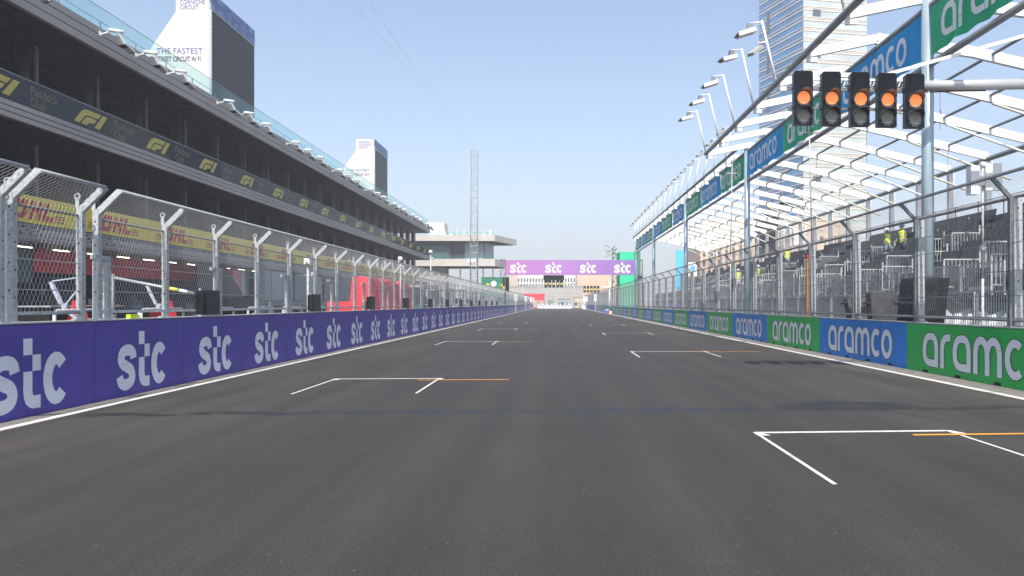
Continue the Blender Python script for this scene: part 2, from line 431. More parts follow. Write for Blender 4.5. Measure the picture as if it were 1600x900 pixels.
def asphalt_mat(name, track=True):
    m = bpy.data.materials.new(name); m.use_nodes = True
    t = m.node_tree; N = t.nodes; L = t.links
    b = N['Principled BSDF']; b.inputs['Roughness'].default_value = 0.78
    b.inputs['Specular IOR Level'].default_value = 0.35
    def math_(op, a, c=None, clamp=False):
        n = N.new('ShaderNodeMath'); n.operation = op; n.use_clamp = clamp
        for i, x in enumerate((a, c)):
            if x is None: continue
            if isinstance(x, (int, float)): n.inputs[i].default_value = x
            else: L.new(x, n.inputs[i])
        return n.outputs[0]
    def rng(v, a, c, lo, hi):
        n = N.new('ShaderNodeMapRange'); L.new(v, n.inputs['Value'])
        for k, x in zip(('From Min','From Max','To Min','To Max'), (a, c, lo, hi)): n.inputs[k].default_value = x
        return n.outputs[0]
    streak = _noise(t, 1.0, 5, sc=(1.6, 0.035, 1)).outputs['Fac']      # lengthways paving and tyre streaks
    fine = _noise(t, 1.0, 6, sc=(9, 1.1, 1)).outputs['Fac']
    grain = _noise(t, 42, 6).outputs['Fac']
    patch = _noise(t, 0.22, 4).outputs['Fac']
    v = math_('MULTIPLY', rng(streak, .3, .7, .82, 1.20), rng(fine, .3, .7, .92, 1.08))
    v = math_('MULTIPLY', v, rng(grain, .3, .7, .60, 1.40))
    v = math_('MULTIPLY', v, rng(patch, .3, .7, .88, 1.14))
    # paving-lane joints: thin darker lengthways lines
    tc = N.new('ShaderNodeTexCoord'); sp = N.new('ShaderNodeSeparateXYZ'); L.new(tc.outputs['Object'], sp.inputs[0])
    X, Y = sp.outputs[0], sp.outputs[1]
    # pale stone specks
    vo = N.new('ShaderNodeTexVoronoi'); vo.inputs['Scale'].default_value = 8
    L.new(tc.outputs['Object'], vo.inputs['Vector'])
    speck = math_('LESS_THAN', vo.outputs['Distance'], 0.045)
    sel = N.new('ShaderNodeSeparateXYZ'); L.new(vo.outputs['Color'], sel.inputs[0])
    speck = math_('MULTIPLY', speck, math_('GREATER_THAN', sel.outputs[0], 0.8))
    col = N.new('ShaderNodeVectorMath'); col.operation = 'SCALE'; col.inputs[0].default_value = (0.0355, 0.0320, 0.0285)
    L.new(v, col.inputs['Scale'])
    cur = col.outputs[0]
    def over(cur, fac, c):
        x = N.new('ShaderNodeMix'); x.data_type = 'RGBA'
        L.new(fac, x.inputs[0]); L.new(cur, x.inputs[6]); x.inputs[7].default_value = (*c, 1)
        return x.outputs[2]
    # dust gathered towards both edges of the surface, broken up by noise
    edge = rng(math_('ABSOLUTE', math_('SUBTRACT', X, .4)), 3.5, 8.2, 0, 1)
    dn = rng(_noise(t, 1.0, 6, sc=(1.1, .16, 1)).outputs['Fac'], .38, .66, 0, 1)
    cur = over(cur, math_('MULTIPLY', math_('MULTIPLY', edge, dn), .55, True), (0.092, 0.080, 0.064))
    # rubbered-in wheel tracks
    for xc, wd, st_ in ((3.05, .28, .6), (4.55, .28, .6), (-4.35, .28, .5), (-2.95, .28, .5), (.5, .5, .4), (-.9, .35, .4), (1.7, .3, .3), (6.4, .4, .3), (-6.0, .35, .3)):
        d_ = rng(math_('ABSOLUTE', math_('SUBTRACT', math_('ADD', X, math_('MULTIPLY', math_('SUBTRACT', patch, .5), .5)), xc)), 0, wd, 1, 0)
        cur = over(cur, math_('MULTIPLY', math_('MULTIPLY', d_, rng(streak, .35, .65, .4, 1)), st_, True), (0.024, 0.023, 0.022))
    if track:
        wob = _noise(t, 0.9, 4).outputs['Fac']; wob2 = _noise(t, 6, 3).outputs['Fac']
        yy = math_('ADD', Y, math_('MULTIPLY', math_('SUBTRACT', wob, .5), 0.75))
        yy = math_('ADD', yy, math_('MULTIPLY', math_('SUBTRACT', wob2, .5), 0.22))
        # wavering dark line across the start straight, bluer in its middle
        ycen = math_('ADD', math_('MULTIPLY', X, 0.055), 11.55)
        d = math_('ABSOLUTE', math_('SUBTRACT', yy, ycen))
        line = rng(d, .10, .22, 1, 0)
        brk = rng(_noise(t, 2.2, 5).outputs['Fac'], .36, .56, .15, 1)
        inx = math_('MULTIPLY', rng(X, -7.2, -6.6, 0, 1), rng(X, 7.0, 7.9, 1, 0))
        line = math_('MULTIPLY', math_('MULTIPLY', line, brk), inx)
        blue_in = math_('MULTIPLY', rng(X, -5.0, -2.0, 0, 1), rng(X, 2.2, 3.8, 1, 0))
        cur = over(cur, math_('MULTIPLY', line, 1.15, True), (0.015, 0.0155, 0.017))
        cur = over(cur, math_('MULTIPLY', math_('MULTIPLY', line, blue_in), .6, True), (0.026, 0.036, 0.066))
        # dark oval patch on the right, thin tail towards the grid box corner
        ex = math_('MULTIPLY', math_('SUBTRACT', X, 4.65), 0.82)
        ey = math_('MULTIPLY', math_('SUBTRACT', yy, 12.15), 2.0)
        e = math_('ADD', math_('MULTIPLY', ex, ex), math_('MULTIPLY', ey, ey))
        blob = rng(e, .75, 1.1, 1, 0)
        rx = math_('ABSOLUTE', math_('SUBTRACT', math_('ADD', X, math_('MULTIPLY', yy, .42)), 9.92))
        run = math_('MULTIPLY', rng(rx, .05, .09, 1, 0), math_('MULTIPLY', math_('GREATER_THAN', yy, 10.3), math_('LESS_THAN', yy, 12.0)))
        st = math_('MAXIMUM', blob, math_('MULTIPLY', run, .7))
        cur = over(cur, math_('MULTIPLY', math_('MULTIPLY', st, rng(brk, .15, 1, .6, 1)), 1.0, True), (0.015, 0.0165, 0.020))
        # second faint scuff in front
        d2 = math_('ABSOLUTE', math_('SUBTRACT', yy, math_('ADD', math_('MULTIPLY', X, .13), 4.62)))
        l2 = math_('MULTIPLY', rng(d2, .02, .09, 1, 0), math_('MULTIPLY', rng(X, .2, .8, 0, 1), rng(X, 2.2, 2.8, 1, 0)))
        cur = over(cur, math_('MULTIPLY', math_('MULTIPLY', l2, brk), .45, True), (0.03, 0.03, 0.03))
    cur = over(cur, math_('MULTIPLY', speck, .8), (0.30, 0.29, 0.27))
    L.new(cur, b.inputs['Base Color'])
    bp = N.new('ShaderNodeBump'); bp.inputs['Strength'].default_value = .6; bp.inputs['Distance'].default_value = .008
    L.new(grain, bp.inputs['Height']); L.new(bp.outputs[0], b.inputs['Normal'])
    return m
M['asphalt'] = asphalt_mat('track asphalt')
M['asphalt_plain'] = asphalt_mat('plain asphalt', False)
M['sand'] = mat('sandy ground', (0.30, 0.26, 0.21), 0.9, 0, 0.2, 0.05, bump=0.2, bscale=3)
M['paving'] = mat('pale paving', (0.27, 0.26, 0.25), 0.85, 0, 0.18, 0.5)

plane('ground', -1300, 1300, -300, 1700, -0.02, M['sand'])
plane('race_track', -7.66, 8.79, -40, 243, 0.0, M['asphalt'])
plane('cross_road', -120, 120, 243.01, 262, -0.004, M['asphalt_plain'])
plane('pit_lane', -24.4, -8.2, -20, 243, 0.004, M['asphalt_plain'])
plane('garage_floor', -36, -24.42, 4, 143, 0.002, M['paving'])
plane('concourse', 9.35, 26, -20, 243, 0.006, M['paving'])
plane('kerb_strip', -7.66, -7.33, -40, 243, 0.006, M['kerb_grey'])
plane('kerb_strip', 8.12, 8.79, -40, 243, 0.006, M['kerb_grey'])
b = MB(); b.box(-7.33, -7.18, -40, 240, 0.0, 0.008); tag(b.build('track_edge_line', M['white_line']), kind='structure')
b = MB(); b.box(7.96, 8.12, -40, 240, 0.0, 0.008); tag(b.build('track_edge_line', M['white_line']), kind='structure')

def grid_box(x0, x1, y, ox0, ox1, oy, sk=0.06):
    b = MB()
    z = 0.004
    def P(x, yy): return (x, yy + (x - x0) * sk, z)
    b.face([P(x0, y-.05), P(x1, y-.05), P(x1, y+.05), P(x0, y+.05)])
    for x, s in ((x0, 1), (x1, 1)):
        b.face([(x-.02, y+(x-x0)*sk-2.75, z+.001), (x+.025, y+(x-x0)*sk-2.75, z+.001), (x+.025, y+(x-x0)*sk, z+.001), (x-.02, y+(x-x0)*sk, z+.001)])
        b.face([(x-.03, y+(x-x0)*sk-.22, z+.002), (x+.14, y+(x-x0)*sk-.22, z+.002), (x+.05, y+(x-x0)*sk+.02, z+.002), (x-.03, y+(x-x0)*sk+.02, z+.002)])
    tag(b.build('grid_marking', M['white_line']), kind='structure')
    b = MB(); b.face([P(ox0, oy-.045), P(ox1, oy-.045), P(ox1, oy+.045), P(ox0, oy+.045)])
    o = b.build('grid_marking', M['orange_line']); o.location.z = 0.004; tag(o, kind='structure')
for k in range(11):
    y = 9.62 + 16.2 * k
    grid_box(2.53, 5.05, y, 4.45, 6.95, y - .30)
    y = 16.45 + 16.2 * k
    grid_box(-4.82, -2.58, y, -2.98, -1.03, y - .38)

# ================================================================== LEFT BARRIER AND FENCE
XL = -7.67
def L_fn(v0):
    return lambda a, c, d: (XL + 0.004 + d, v0 + a, c)
def left_block_data():
    b = MB()
    e = 1.493
    b.prism([(-7.67, 0.0), (-7.67, 1.33), (-7.70, 1.36), (-8.02, 1.36), (-8.10, 1.20), (-8.10, .35), (-8.32, .18), (-8.32, 0)],
            lambda x, z: (x + 7.67, -e, z), lambda x, z: (x + 7.67, e, z))
    b.cur = 1
    b.box(-0.35, 0.006, -e, e, 1.352, 1.372)
    return b.data('barrier_block', [M['purple'], M['concrete_light']])
lb = left_block_data()
mb = MB(); stc(mb, lambda a, c, d: (0.005 + d, a - .84, c + .11)); ld = mb.data('lettering', M['letter'])
for k in range(-1, 77):
    v = 11.02 + 3.0 * k
    n = k + 2
    o = link('barrier_block', lb, None, (XL, v, 0))
    tag(o, 'purple barrier block with white lettering, %s from the near end of the left wall' % nth(n), 'barrier', 'purple barrier blocks along the left edge of the track')
    link('lettering', ld, o)

# debris fence, left
def wires(x0, z0, x1, z1, v0, v1, pitch, r, lean, dens2=None):
    """two families of slanting wires on the strip between (x0,z0) and (x1,z1)"""
    b = MB()
    hgt = math.hypot(x1 - x0, z1 - z0)
    dv = hgt * lean
    v = v0 - dv
    far = v0 + 45
    while v < v1 + dv:
        pp = pitch if v < far else pitch * 2
        rr = r if v < far else r * 1.2
        for s in (1, -1):
            a, c = (v, v + dv) if s == 1 else (v + dv, v)
            ta, tc = 0.0, 1.0
            # clip to [v0, v1]
            if c != a:
                for lim in (v0, v1):
                    t = (lim - a) / (c - a)
                    if 0 < t < 1:
                        if (lim == v0) == (c > a): ta = max(ta, t)
                        else: tc = min(tc, t)
            if min(a, c) >= v1 or max(a, c) <= v0 or tc - ta < .02: continue
            P = lambda t: (x0 + (x1 - x0) * t, a + (c - a) * t, z0 + (z1 - z0) * t)
            b.tube(P(ta), P(tc), rr, 3, caps=False)
        v += pp
    return b

def ring(b, c, r, t, axis_y=True, n=10):
    pts = [(c[0] + r * math.cos(2 * math.pi * i / n), c[1], c[2] + r * math.sin(2 * math.pi * i / n)) for i in range(n + 1)]
    b.path(pts, t, 5)

def left_post_data(door=False, holes=True):
    b = MB()                                      # origin at foot on top of the wall
    w = .10
    b.box(-.05, .05, -.05, .05, 0, 1.87)
    b.bar((-.0, 0, 1.80), (.40, 0, 2.19), .085, .10)
    b.box(-.09, -.03, -.006, .006, 1.87, 2.02)     # lifting lug
    ring(b, (-.06, 0, 2.04), .045, .014)
    b.box(-.10, .10, -.10, .10, -.012, .02)
    if holes:
        b.cur = 1
        for z in (.35, .75, 1.15, 1.55):
            b.box(.049, .0515, -.012, .012, z, z + .025)
            b.box(-.012, .012, -.0515, -.049, z + .1, z + .125)
    return b.data('post', [M['galv_light'], M['hole']])
pdat = left_post_data()
XF = -7.84; ZW = 1.372
def left_fence(label, vs, v_end):
    t = thing('debris_fence', label, 'fence', (XF, vs[0], ZW))
    v0 = vs[0]; L = v_end - v0
    for v in vs: link('post', pdat, t, (0, v - v0, 0))
    b = MB()
    b.tube((.40, 0, 2.19), (.40, L, 2.19), .032, 7); b.build('top_rail', M['galv'], t)
    b = MB()
    b.tube((-.02, 0, 1.72), (-.02, L, 1.72), .022, 6); b.build('middle_rail', M['galv_dark'], t)
    b = MB(); b.tube((0, 0, .13), (0, L, .13), .03, 6); b.build('bottom_rail', M['galv'], t)
    b = MB()
    for z in (.48, .93, 1.34): b.tube((.045, 0, z), (.045, L, z), .0065, 4)
    b.build('cable', M['galv'], t)
    b = wires(.02, .12, .02, 1.83, 0, L, .092, .0024, .52)
    b2 = wires(.02, 1.83, .40, 2.19, 0, L, .092, .0026, .7)
    n = len(b.v); b.v += b2.v; b.f += [tuple(i + n for i in f) for f in b2.f]; b.mi += b2.mi; b.sm += b2.sm
    b.build('wire_mesh', M['wire'], t)
    return t
left_fence('short near length of galvanised catch fence before the gap on the purple wall', [8.45, 10.62], 10.62)
left_fence('narrow galvanised catch fence bay between two post pairs on the purple wall', [10.86, 12.44], 12.44)
lv = [12.88]
while lv[-1] < 236: lv.append(lv[-1] + (2.25 if len(lv) < 3 else 2.39))
left_fence('long galvanised catch fence with inward leaning top running down the left wall', lv, lv[-1])

# door frames standing behind the fence
def doorframe():
    t = thing('marshal_opening', 'steel', 'frame', (-7.86, 12.95, ZW))
    b = MB(); b.box(-.05, .05, .30, .39, 0, 1.03); b.build('jamb', M['galv'], t)
    b = MB(); b.box(-.05, .05, -.05, .39, 1.03, 1.10); b.build('lintel', M['galv'], t)
    return t
d0 = doorframe()
for k in range(9):
    t = d0 if k == 0 else copy_tree(d0)
    t.location.y = 12.85 + 4.4 * k
    tag(t, 'pale steel door frame in the left catch fence, %s from the near end' % nth(k + 1), 'frame', 'steel door frames in the left catch fence')

# black light panels standing on the wall
def cabinet():
    t = thing('trackside_cabinet', '', 'cabinet', (-7.73, 16.8, ZW))
    b = MB(); b.box(-.09, .07, -.26, .42, .03, .57); b.cur = 1; b.box(.07, .075, -.2, .36, .08, .52)
    b.build('housing', [M['black'], M['screen']], t)
    b = MB(); b.box(-.09, .05, -.40, -.29, .05, .54)
    for k in range(6): b.box(-.08, .055, -.425, -.40, .09 + k * .075, .12 + k * .075)
    b.build('cooling_unit', M['black'], t)
    b = MB(); b.box(-.12, .06, -.45, .45, 0, .03); b.tube((-.02, -.35, .54), (-.02, -.35, .60), .02, 6); b.build('bracket', M['galv'], t)
    return t
c0 = cabinet()
for k in range(12):
    t = c0 if k == 0 else copy_tree(c0)
    t.location.y = 16.75 + 7.35 * k
    tag(t, 'black box standing on top of the purple wall, %s from the near end' % nth(k + 1), 'cabinet', 'black light panels along the left wall')

# looped pipe rails behind the wall
b = MB()
b.path([(0, -.9, 0), (0, -.9, 1.44), (0, -.82, 1.52), (0, .82, 1.52), (0, .9, 1.44), (0, .9, 0)], .03, 7)
b.tube((0, -.9, .8), (0, .9, .8), .02, 6)
hd = b.data('handrail', M['galv_light'])
for k in range(7):
    o = link('handrail', hd, None, (-8.75, 11.3 + 2.75 * k, .004))
    tag(o, 'looped grey pipe handrail behind the purple wall, %s from the near end' % nth(k + 1), 'handrail', 'looped handrails behind the left wall')

b = MB(); b.box(-.04, .04, -.14, .14, 0, .07); b.cur = 1; b.tube((.03, .17, .0), (.03, .17, .10), .025, 7)
tag(b.build('tape_case', [M['hi_vis'], M['white']], None, (-7.95, 14.15, ZW)), 'small bright yellow case lying on top of the purple wall', 'case')
b = MB(); b.tube((0, 0, 0), (0, 0, .13), .033, 8); b.tube((0, 0, .13), (0, 0, .18), .02, 8)
tag(b.build('water_bottle', M['white'], None, (-7.98, 17.45, ZW)), 'small white water bottle beside the black light panel on the wall', 'bottle')

# ================================================================== PIT BUILDING
PV0, PV1 = 18.0, 143.0
XP = -24.0
pit = thing('pit_building', 'long grey three-storey pit building with open dark galleries and thin overhanging roof', 'building', (XP, PV0, 0))
PL = PV1 - PV0
def bands(name, zs, depth=18.0, gap=.05, x=0, m='fascia'):
    b = MB()
    for z0, z1 in zip(zs, zs[1:]): b.box(x - .25, x, 0, PL, z0 + gap / 2, z1 - gap / 2)
    b.cur = 1
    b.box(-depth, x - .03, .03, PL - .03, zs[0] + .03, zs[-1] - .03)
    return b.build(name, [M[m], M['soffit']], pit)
# ribbed soffit material: overlapping corrugated tiles
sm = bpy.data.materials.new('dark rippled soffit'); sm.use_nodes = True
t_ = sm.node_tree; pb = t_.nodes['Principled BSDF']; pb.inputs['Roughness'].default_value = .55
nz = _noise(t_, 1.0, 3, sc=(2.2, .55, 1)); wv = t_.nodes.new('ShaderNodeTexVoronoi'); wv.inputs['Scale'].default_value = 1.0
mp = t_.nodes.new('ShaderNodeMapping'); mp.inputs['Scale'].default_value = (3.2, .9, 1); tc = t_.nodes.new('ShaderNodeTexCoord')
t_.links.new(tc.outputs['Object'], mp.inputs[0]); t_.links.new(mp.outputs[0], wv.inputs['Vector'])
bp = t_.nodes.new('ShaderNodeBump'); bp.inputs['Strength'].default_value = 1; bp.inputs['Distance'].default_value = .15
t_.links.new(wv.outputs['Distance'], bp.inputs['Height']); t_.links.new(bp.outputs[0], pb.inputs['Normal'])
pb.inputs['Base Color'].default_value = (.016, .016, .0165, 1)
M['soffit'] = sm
bands('roof', [14.9, 15.33, 15.76, 16.17])
bands('floor_slab', [9.79, 10.06, 10.32, 10.58], gap=.05, m='fascia')
b = MB(); b.box(-12, -.05, 0, PL, 4.5, 5.28); b.build('garage_header', M['grey_panel'], pit)
b = MB()
for z in (4.62, 4.80, 4.98): b.box(-.05, -.02, 0, PL, z, z + .09)
b.cur = 1
for k in range(9):
    for j in range(16): b.box(-.05, -.012, 14 + 6.5 * k + j * .22, 14 + 6.5 * k + j * .22 + .12, 5.08 - (j % 3) * .14, 5.16 - (j % 3) * .14)
b.build('vent_slats', [M['fascia'], M['groove']], pit)
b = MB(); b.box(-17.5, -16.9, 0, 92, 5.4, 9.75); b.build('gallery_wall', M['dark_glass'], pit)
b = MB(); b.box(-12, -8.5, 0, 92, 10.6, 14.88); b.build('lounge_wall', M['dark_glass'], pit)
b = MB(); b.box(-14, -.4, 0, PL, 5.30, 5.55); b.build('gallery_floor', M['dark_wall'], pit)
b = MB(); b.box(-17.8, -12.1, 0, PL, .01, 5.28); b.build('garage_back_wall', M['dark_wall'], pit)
# end wall closing the near end (off frame, keeps the galleries dark)
b = MB(); b.box(-17.8, -.6, -.35, -.02, .0, 14.88); b.build('end_wall', M['fascia'], pit)
b = MB(); b.tube((0, 0, 0), (0, 0, 4.3), .34, 14)
cd1 = b.data('column', M['column'])
b = MB(); b.tube((0, 0, 0), (0, 0, 4.2), .34, 14)

cd2 = b.data('column', [M['column'], M['galv_light']])
for k in range(24):
    v = 38.3 - 5.19 * 3 + 5.19 * k
    if v - PV0 > PL - .5: break
    link('column', cd1, pit, (-3.1, v - PV0, 10.59))
    link('column', cd2, pit, (-3.1, v - PV0, 5.56))
    b_ = None
for k in range(24):
    v = 38.3 - 5.19 * 3 + 5.19 * k - PV0
    for z0, z1 in ((10.59, 14.88), (5.56, 9.8)):
        b = MB(); b.box(-2.8, -2.68, v + .40, v + .58, z0, z1); b.build('mullion', M['mullion'], pit)
# red and grey bits seen inside the lower gallery
# glass balustrades
b = MB(); b.box(-.10, -.075, 0, PL, 10.58, 11.80); gl = b.build('balustrade', M['glass_dark'], pit)
b = MB(); b.box(-.13, -.05, 0, PL, 11.80, 11.83)
for k in range(int(PL / 2.2)): b.box(-.115, -.105, k * 2.2, k * 2.2 + .03, 10.6, 11.8)
b.build('glass_rail', M['galv'], gl)
b = MB(); b.box(-.40, -.385, 0, PL, 16.18, 17.45); gl2 = b.build('balustrade', M['glass_clear'], pit)
b = MB(); b.tube((-.42, 0, 16.72), (-.42, PL, 16.72), .018, 5); b.tube((-.39, 0, 17.47), (-.39, PL, 17.47), .016, 5)
for k in range(int(PL / 3.4)):
    b.box(-.45, -.41, 2 + k * 3.4, 2 + k * 3.4 + .04, 16.17, 16.72)
b.build('glass_rail', M['galv_dark'], gl2)
# gold motor-sport emblem with club lettering on the balustrade
def f1_mark(b, s=1.0):
    P = [[(0, 0), (.50, .56), (.72, .74), (1.05, .86), (2.42, .86), (2.12, .56), (1.22, .56), (.98, .50), (.82, .36), (.50, 0)],
         [(.62, 0), (.92, .33), (1.08, .44), (1.30, .48), (2.02, .48), (1.74, .20), (1.42, .20), (1.28, .15), (1.12, 0)],
         [(1.80, 0), (2.56, .86), (3.02, .86), (2.28, 0)]]
    for p in P:
        b.face([(0.0, a * s, c * s) for a, c in p])
b = MB(); f1_mark(b, .92); fd = b.data('emblem', M['f1_gold'])
for k in range(-3, 16):
    v = 1180 * 24 / 725 + 6.57 * k
    if v < PV0 or v > PV1 - 4: continue
    e = link('emblem', fd, gl, (-.07, v - PV0 - 1.4, 10.78))
    text('lettering', 'Paddock\nClub', .60, M['f1_text'], gl, (-.068, v - PV0 + 2.0, 11.20), (R(90), 0, R(90)), sx=.95, offset=.004)

# roof-edge camera lights
def roof_lamp():
    t = thing('roof_floodlight', '', 'floodlight', (XP, 40, 15.76))
    b = MB(); b.bar((0, 0, 0), (.75, -.15, .12), .05, .05); b.box(0, .04, -.12, .12, -.1, .14); b.build('bracket', M['white'], t)
    b = MB(); b.tube((.62, -.2, .16), (1.15, .12, .14), .10, 10); b.tube((.55, -.24, .16), (.62, -.2, .16), .06, 10); b.build('ballast', M['white'], t)
    b = MB(); b.bar((.85, .05, -.02), (.95, .32, -.42), .42, .16, (0, 0, 1)); b.bar((.88, .2, -.30), (1.12, 1.0, -.62), .44, .07); b.build('lamp_head', M['white'], t)
    b = MB(); b.bar((1.03, .95, -.52), (1.10, 1.12, -.60), .5, .09); b.bar((.93, .28, -.44), (1.0, .50, -.55), .38, .05); b.build('visor', M['black'], t)
    return t
rl = roof_lamp(); n = 0
for k in range(-5, 31):
    if k % 4 == 3: continue
    v = 39.7 + 3.42 * k
    if v < 20 or v > 141: continue
    t = rl if n == 0 else copy_tree(rl)
    n += 1
    t.location = (XP, v, 15.80)
    tag(t, 'white floodlight on the pit building roof edge, %s from the near end' % nth(n), 'floodlight', 'white floodlights along the pit building roof edge')

# yellow banner with red lettering
for k in range(17):
    v0 = 18.2 + 6.5 * k
    bn = thing('yellow_banner', 'yellow banner with red slanted lettering over the garages, %s from the near end' % nth(k + 1), 'banner', (XP + .03, v0, 5.31), 0, 'yellow banners over the pit garages')
    b = MB(); b.box(-.03, 0, .004, 6.496, 0, 1.25); b.build('banner_cloth', M['yellow'], bn)
    # three slanted letters split by a thin line
    b = MB(); x = .008
    def q(pts): b.face([(x, a + c * .30, c + .17) for a, c in pts])
    o = 1.95
    def rect(a0, a1, c0, c1): q([(o + a0, c0), (o + a1, c0), (o + a1, c1), (o + a0, c1)])
    rect(0, .30, .24, .64); rect(0, .80, .64, .88); rect(.62, .92, .20, .638); q([(o, 0), (o + .74, 0), (o + .92, .198), (o + .92, .238), (o, .238)])
    rect(1.05, 1.33, 0, .88); rect(1.33, 1.58, .36, .56); rect(1.58, 1.86, 0, .88)
    rect(2.0, 2.28, .24, .88); rect(2.0, 2.75, 0, .238)
    for c in (.02, .15, .28):
        q([(o - 1.15 + c * .3, c), (o - .18, c), (o - .18, c + .06), (o - 1.12, c + .06)])
        q([(o + 2.86, c), (o + 3.55, c), (o + 3.55, c + .06), (o + 2.86, c + .06)])
    b.build('lettering', M['red_print'], bn)

# garage interior boards
def board(name, label, cat, x, v0, v1, z0, z1, m, th=.08, group=None):
    b = MB(); b.box(-th, 0, 0, v1 - v0, z0, z1)
    b.cur = 1
    n = max(1, int((v1 - v0) / 2.4))
    for i in range(n + 1):
        y = (v1 - v0) * i / n
        b.box(0, .01, max(0, y - .02), min(v1 - v0, y + .02), z0, z1)
    return tag(b.build(name, [M[m], M['groove']], None, (x, v0, 0)), label, cat, group)
board('header_board', 'teal and dark header board in the nearest garage mouth', 'board', -26.3, 31.0, 37.9, 2.7, 4.35, 'teal')
for i, (a, c) in enumerate(((38.2, 44.4), (44.9, 51.0), (51.5, 58.2))):
    board('header_board', 'dark red header board inside the garages, %s from the near end' % nth(i + 1), 'board', -26.5, a, c, 3.25, 4.42, 'red', group='red header boards in the garages')
for i, (a, c) in enumerate(((30, 38), (38.2, 44.4), (44.9, 51.0), (51.5, 61))):
    t = board('partition_board', 'black garage partition panel under the header boards, %s from the near end' % nth(i + 1), 'panel', -27.2, a, c, .02, 3.2, 'navy' if i in (0,) else 'dark_wall', group='black garage partition panels')
    if i < 2: text('number', ('26', '27')[i], .38, M['letter_grey'], t, (.02, 5.2 - i * 3.6, 2.15), (R(90), 0, R(90)))
b = MB(); b.box(-.06, 0, 0, 1.2, 0, .045); fl = b.data('fluorescent_tube', M['tube_light'])
for k in range(11):
    o = link('fluorescent_light', None)
    o.location = (-25.2, 35.1 + 2.75 * k, 4.30)
    tag(o, 'lit fluorescent tube under the garage header, %s from the near end' % nth(k + 1), 'light', 'fluorescent tubes along the garage mouths')
    link('tube', fl, o)
    b = MB(); b.box(-.08, .02, .02, 1.18, .05, .085); b.box(-.04, -.02, .1, .13, .085, .2); b.box(-.04, -.02, 1.05, 1.08, .085, .2); b.build('housing', M['white'], o)
t = thing('flag_panel', 'red, striped and pale blue upright panel beside the dark diagonal screen', 'panel', (-25.0, 56.0, 2.6))
b = MB(); b.box(-.1, 0, 0, 2.3, -.3, 1.7); b.build('red_field', M['red_cloth'], t)
b = MB(); b.box(-.1, 0, 2.3, 3.9, -.3, 1.7); b.cur = 1
for j in range(11): b.box(0, .01, 2.3, 3.9, -.25 + j * .18, -.17 + j * .18)
b.build('striped_field', [M['white'], M['red_cloth']], t)
b = MB(); b.box(-.1, 0, 3.9, 4.6, -.3, 1.7); b.cur = 1; b.box(-.1, 0, 4.6, 5.3, -.3, 1.7); b.build('blue_field', [M['white'], M['pale_blue']], t)
b = MB()
b.prism([(52.0, 2.1), (60.0, 2.1), (56.4, 4.45), (52.0, 4.45)], lambda v, z: (-24.9, v, z), lambda v, z: (-24.75, v, z))
tag(b.build('dark_screen', M['black']), 'black slanted screen hanging beside the red garage boards', 'screen')
for i, (a, c) in enumerate(((61.5, 69.5), (70.0, 78.0))):
    board('roller_door', 'silvery grey closed roller door of the pit building, %s one' % ('near', 'far')[i], 'door panel', -24.25, a, c, 1.9, 4.42, 'pale_blue', group='roller doors')
for i in range(6):
    a = 79 + i * 10.4
    board('garage_front', 'grey garage front under the yellow banner, %s beyond the roller doors' % nth(i + 1), 'garage front', -24.3, a, a + 10.0, .02, 4.42, 'grey_panel', group='grey garage fronts')
for i in range(7):
    a = 61.5 + i * 10.4
    b = MB(); b.box(-.3, .02, 0, .5, .01, 4.45)
    tag(b.build('pier', M['concrete'], None, (-23.75, a - .55, 0)), 'concrete pier between garages, %s from the near end' % nth(i + 1), 'pier', 'garage piers')
for i in range(3):
    b = MB(); b.box(-.4, .0, 0, 16, .02, 1.85); b.cur = 1
    for j in range(7): b.box(0, .02, .8 + j * 2.2, 2.3 + j * 2.2, .5, 1.5)
    tag(b.build('work_counter', [M['grey_panel'], M['dark_glass']], None, (-23.5, 62 + i * 17, 0)), 'low grey counter with dark windows in front of the garages, %s from the near end' % nth(i + 1), 'counter', 'garage counters')

# ---- score towers on the roof
def score_tower():
    t = thing('score_tower', '', 'tower', (-26, 56.5, 16.18))
    d = 8.2
    b = MB()
    b.prism([(0, 0), (0, 8.8), (-2.5, 8.8), (-2.5, 7.3), (-4.6, 4.2), (-7.6, 0)], lambda x, z: (x, 0, z), lambda x, z: (x, d, z))
    b.build('wall', M['white_bld'], t)
    b = MB(); b.box(.0, .12, .15, d - .1, -.1, 7.42)
    s = b.build('display_screen', M['screen'], t)
    b = MB(); b.box(0, .16, .02, .14, -.1, 7.5); b.box(0, .16, .14, d - .1, 7.42, 7.52); b.build('frame', M['galv_light'], s)
    b = MB(); n = 14; hgt = 1.28
    for i in range(n):
        for j in range(3):
            b.cur = random.choice((0, 0, 1, 2, 2, 3))
            b.box(0, .13, .02 + i * (d - .04) / n, .02 + (i + 1) * (d - .04) / n, 7.53 + j * hgt / 3, 7.53 + (j + 1) * hgt / 3)
    b.build('chequer_band', [mat('chequer a', (.10, .17, .36), .5), mat('chequer b', (.24, .36, .55), .5), mat('chequer c', (.16, .25, .48), .5), mat('chequer d', (.20, .16, .40), .5)], t)
    b = MB(); b.cur = 0; b.box(-.95, .0, -.012, -.004, 0, 1.0); b.build('blue_corner', M['cyan'], t)
    text('lettering', 'THE FASTEST', .60, M['text_blue'], t, (-3.95, -.02, 4.15), (R(90), 0, 0), sx=.98)
    text('lettering', 'STREET CIRCUIT IN F1', .52, M['text_dark'], t, (-3.95, -.02, 3.58), (R(90), 0, 0), sx=.66, offset=.008)
    text('lettering', 'FORMULA 1\nCORNICHE\nCIRCUIT', .46, M['text_blue'], t, (-2.2, -.02, 8.25), (R(90), 0, 0), sx=.8)
    return t
s1 = score_tower(); tag(s1, 'nearer white score tower with sloping back and black screen on the pit roof', 'tower')
s2 = copy_tree(s1); s2.location = (-26, 107.3, 16.18)
tag(s2, 'farther white score tower with small black screen on the pit roof', 'tower')

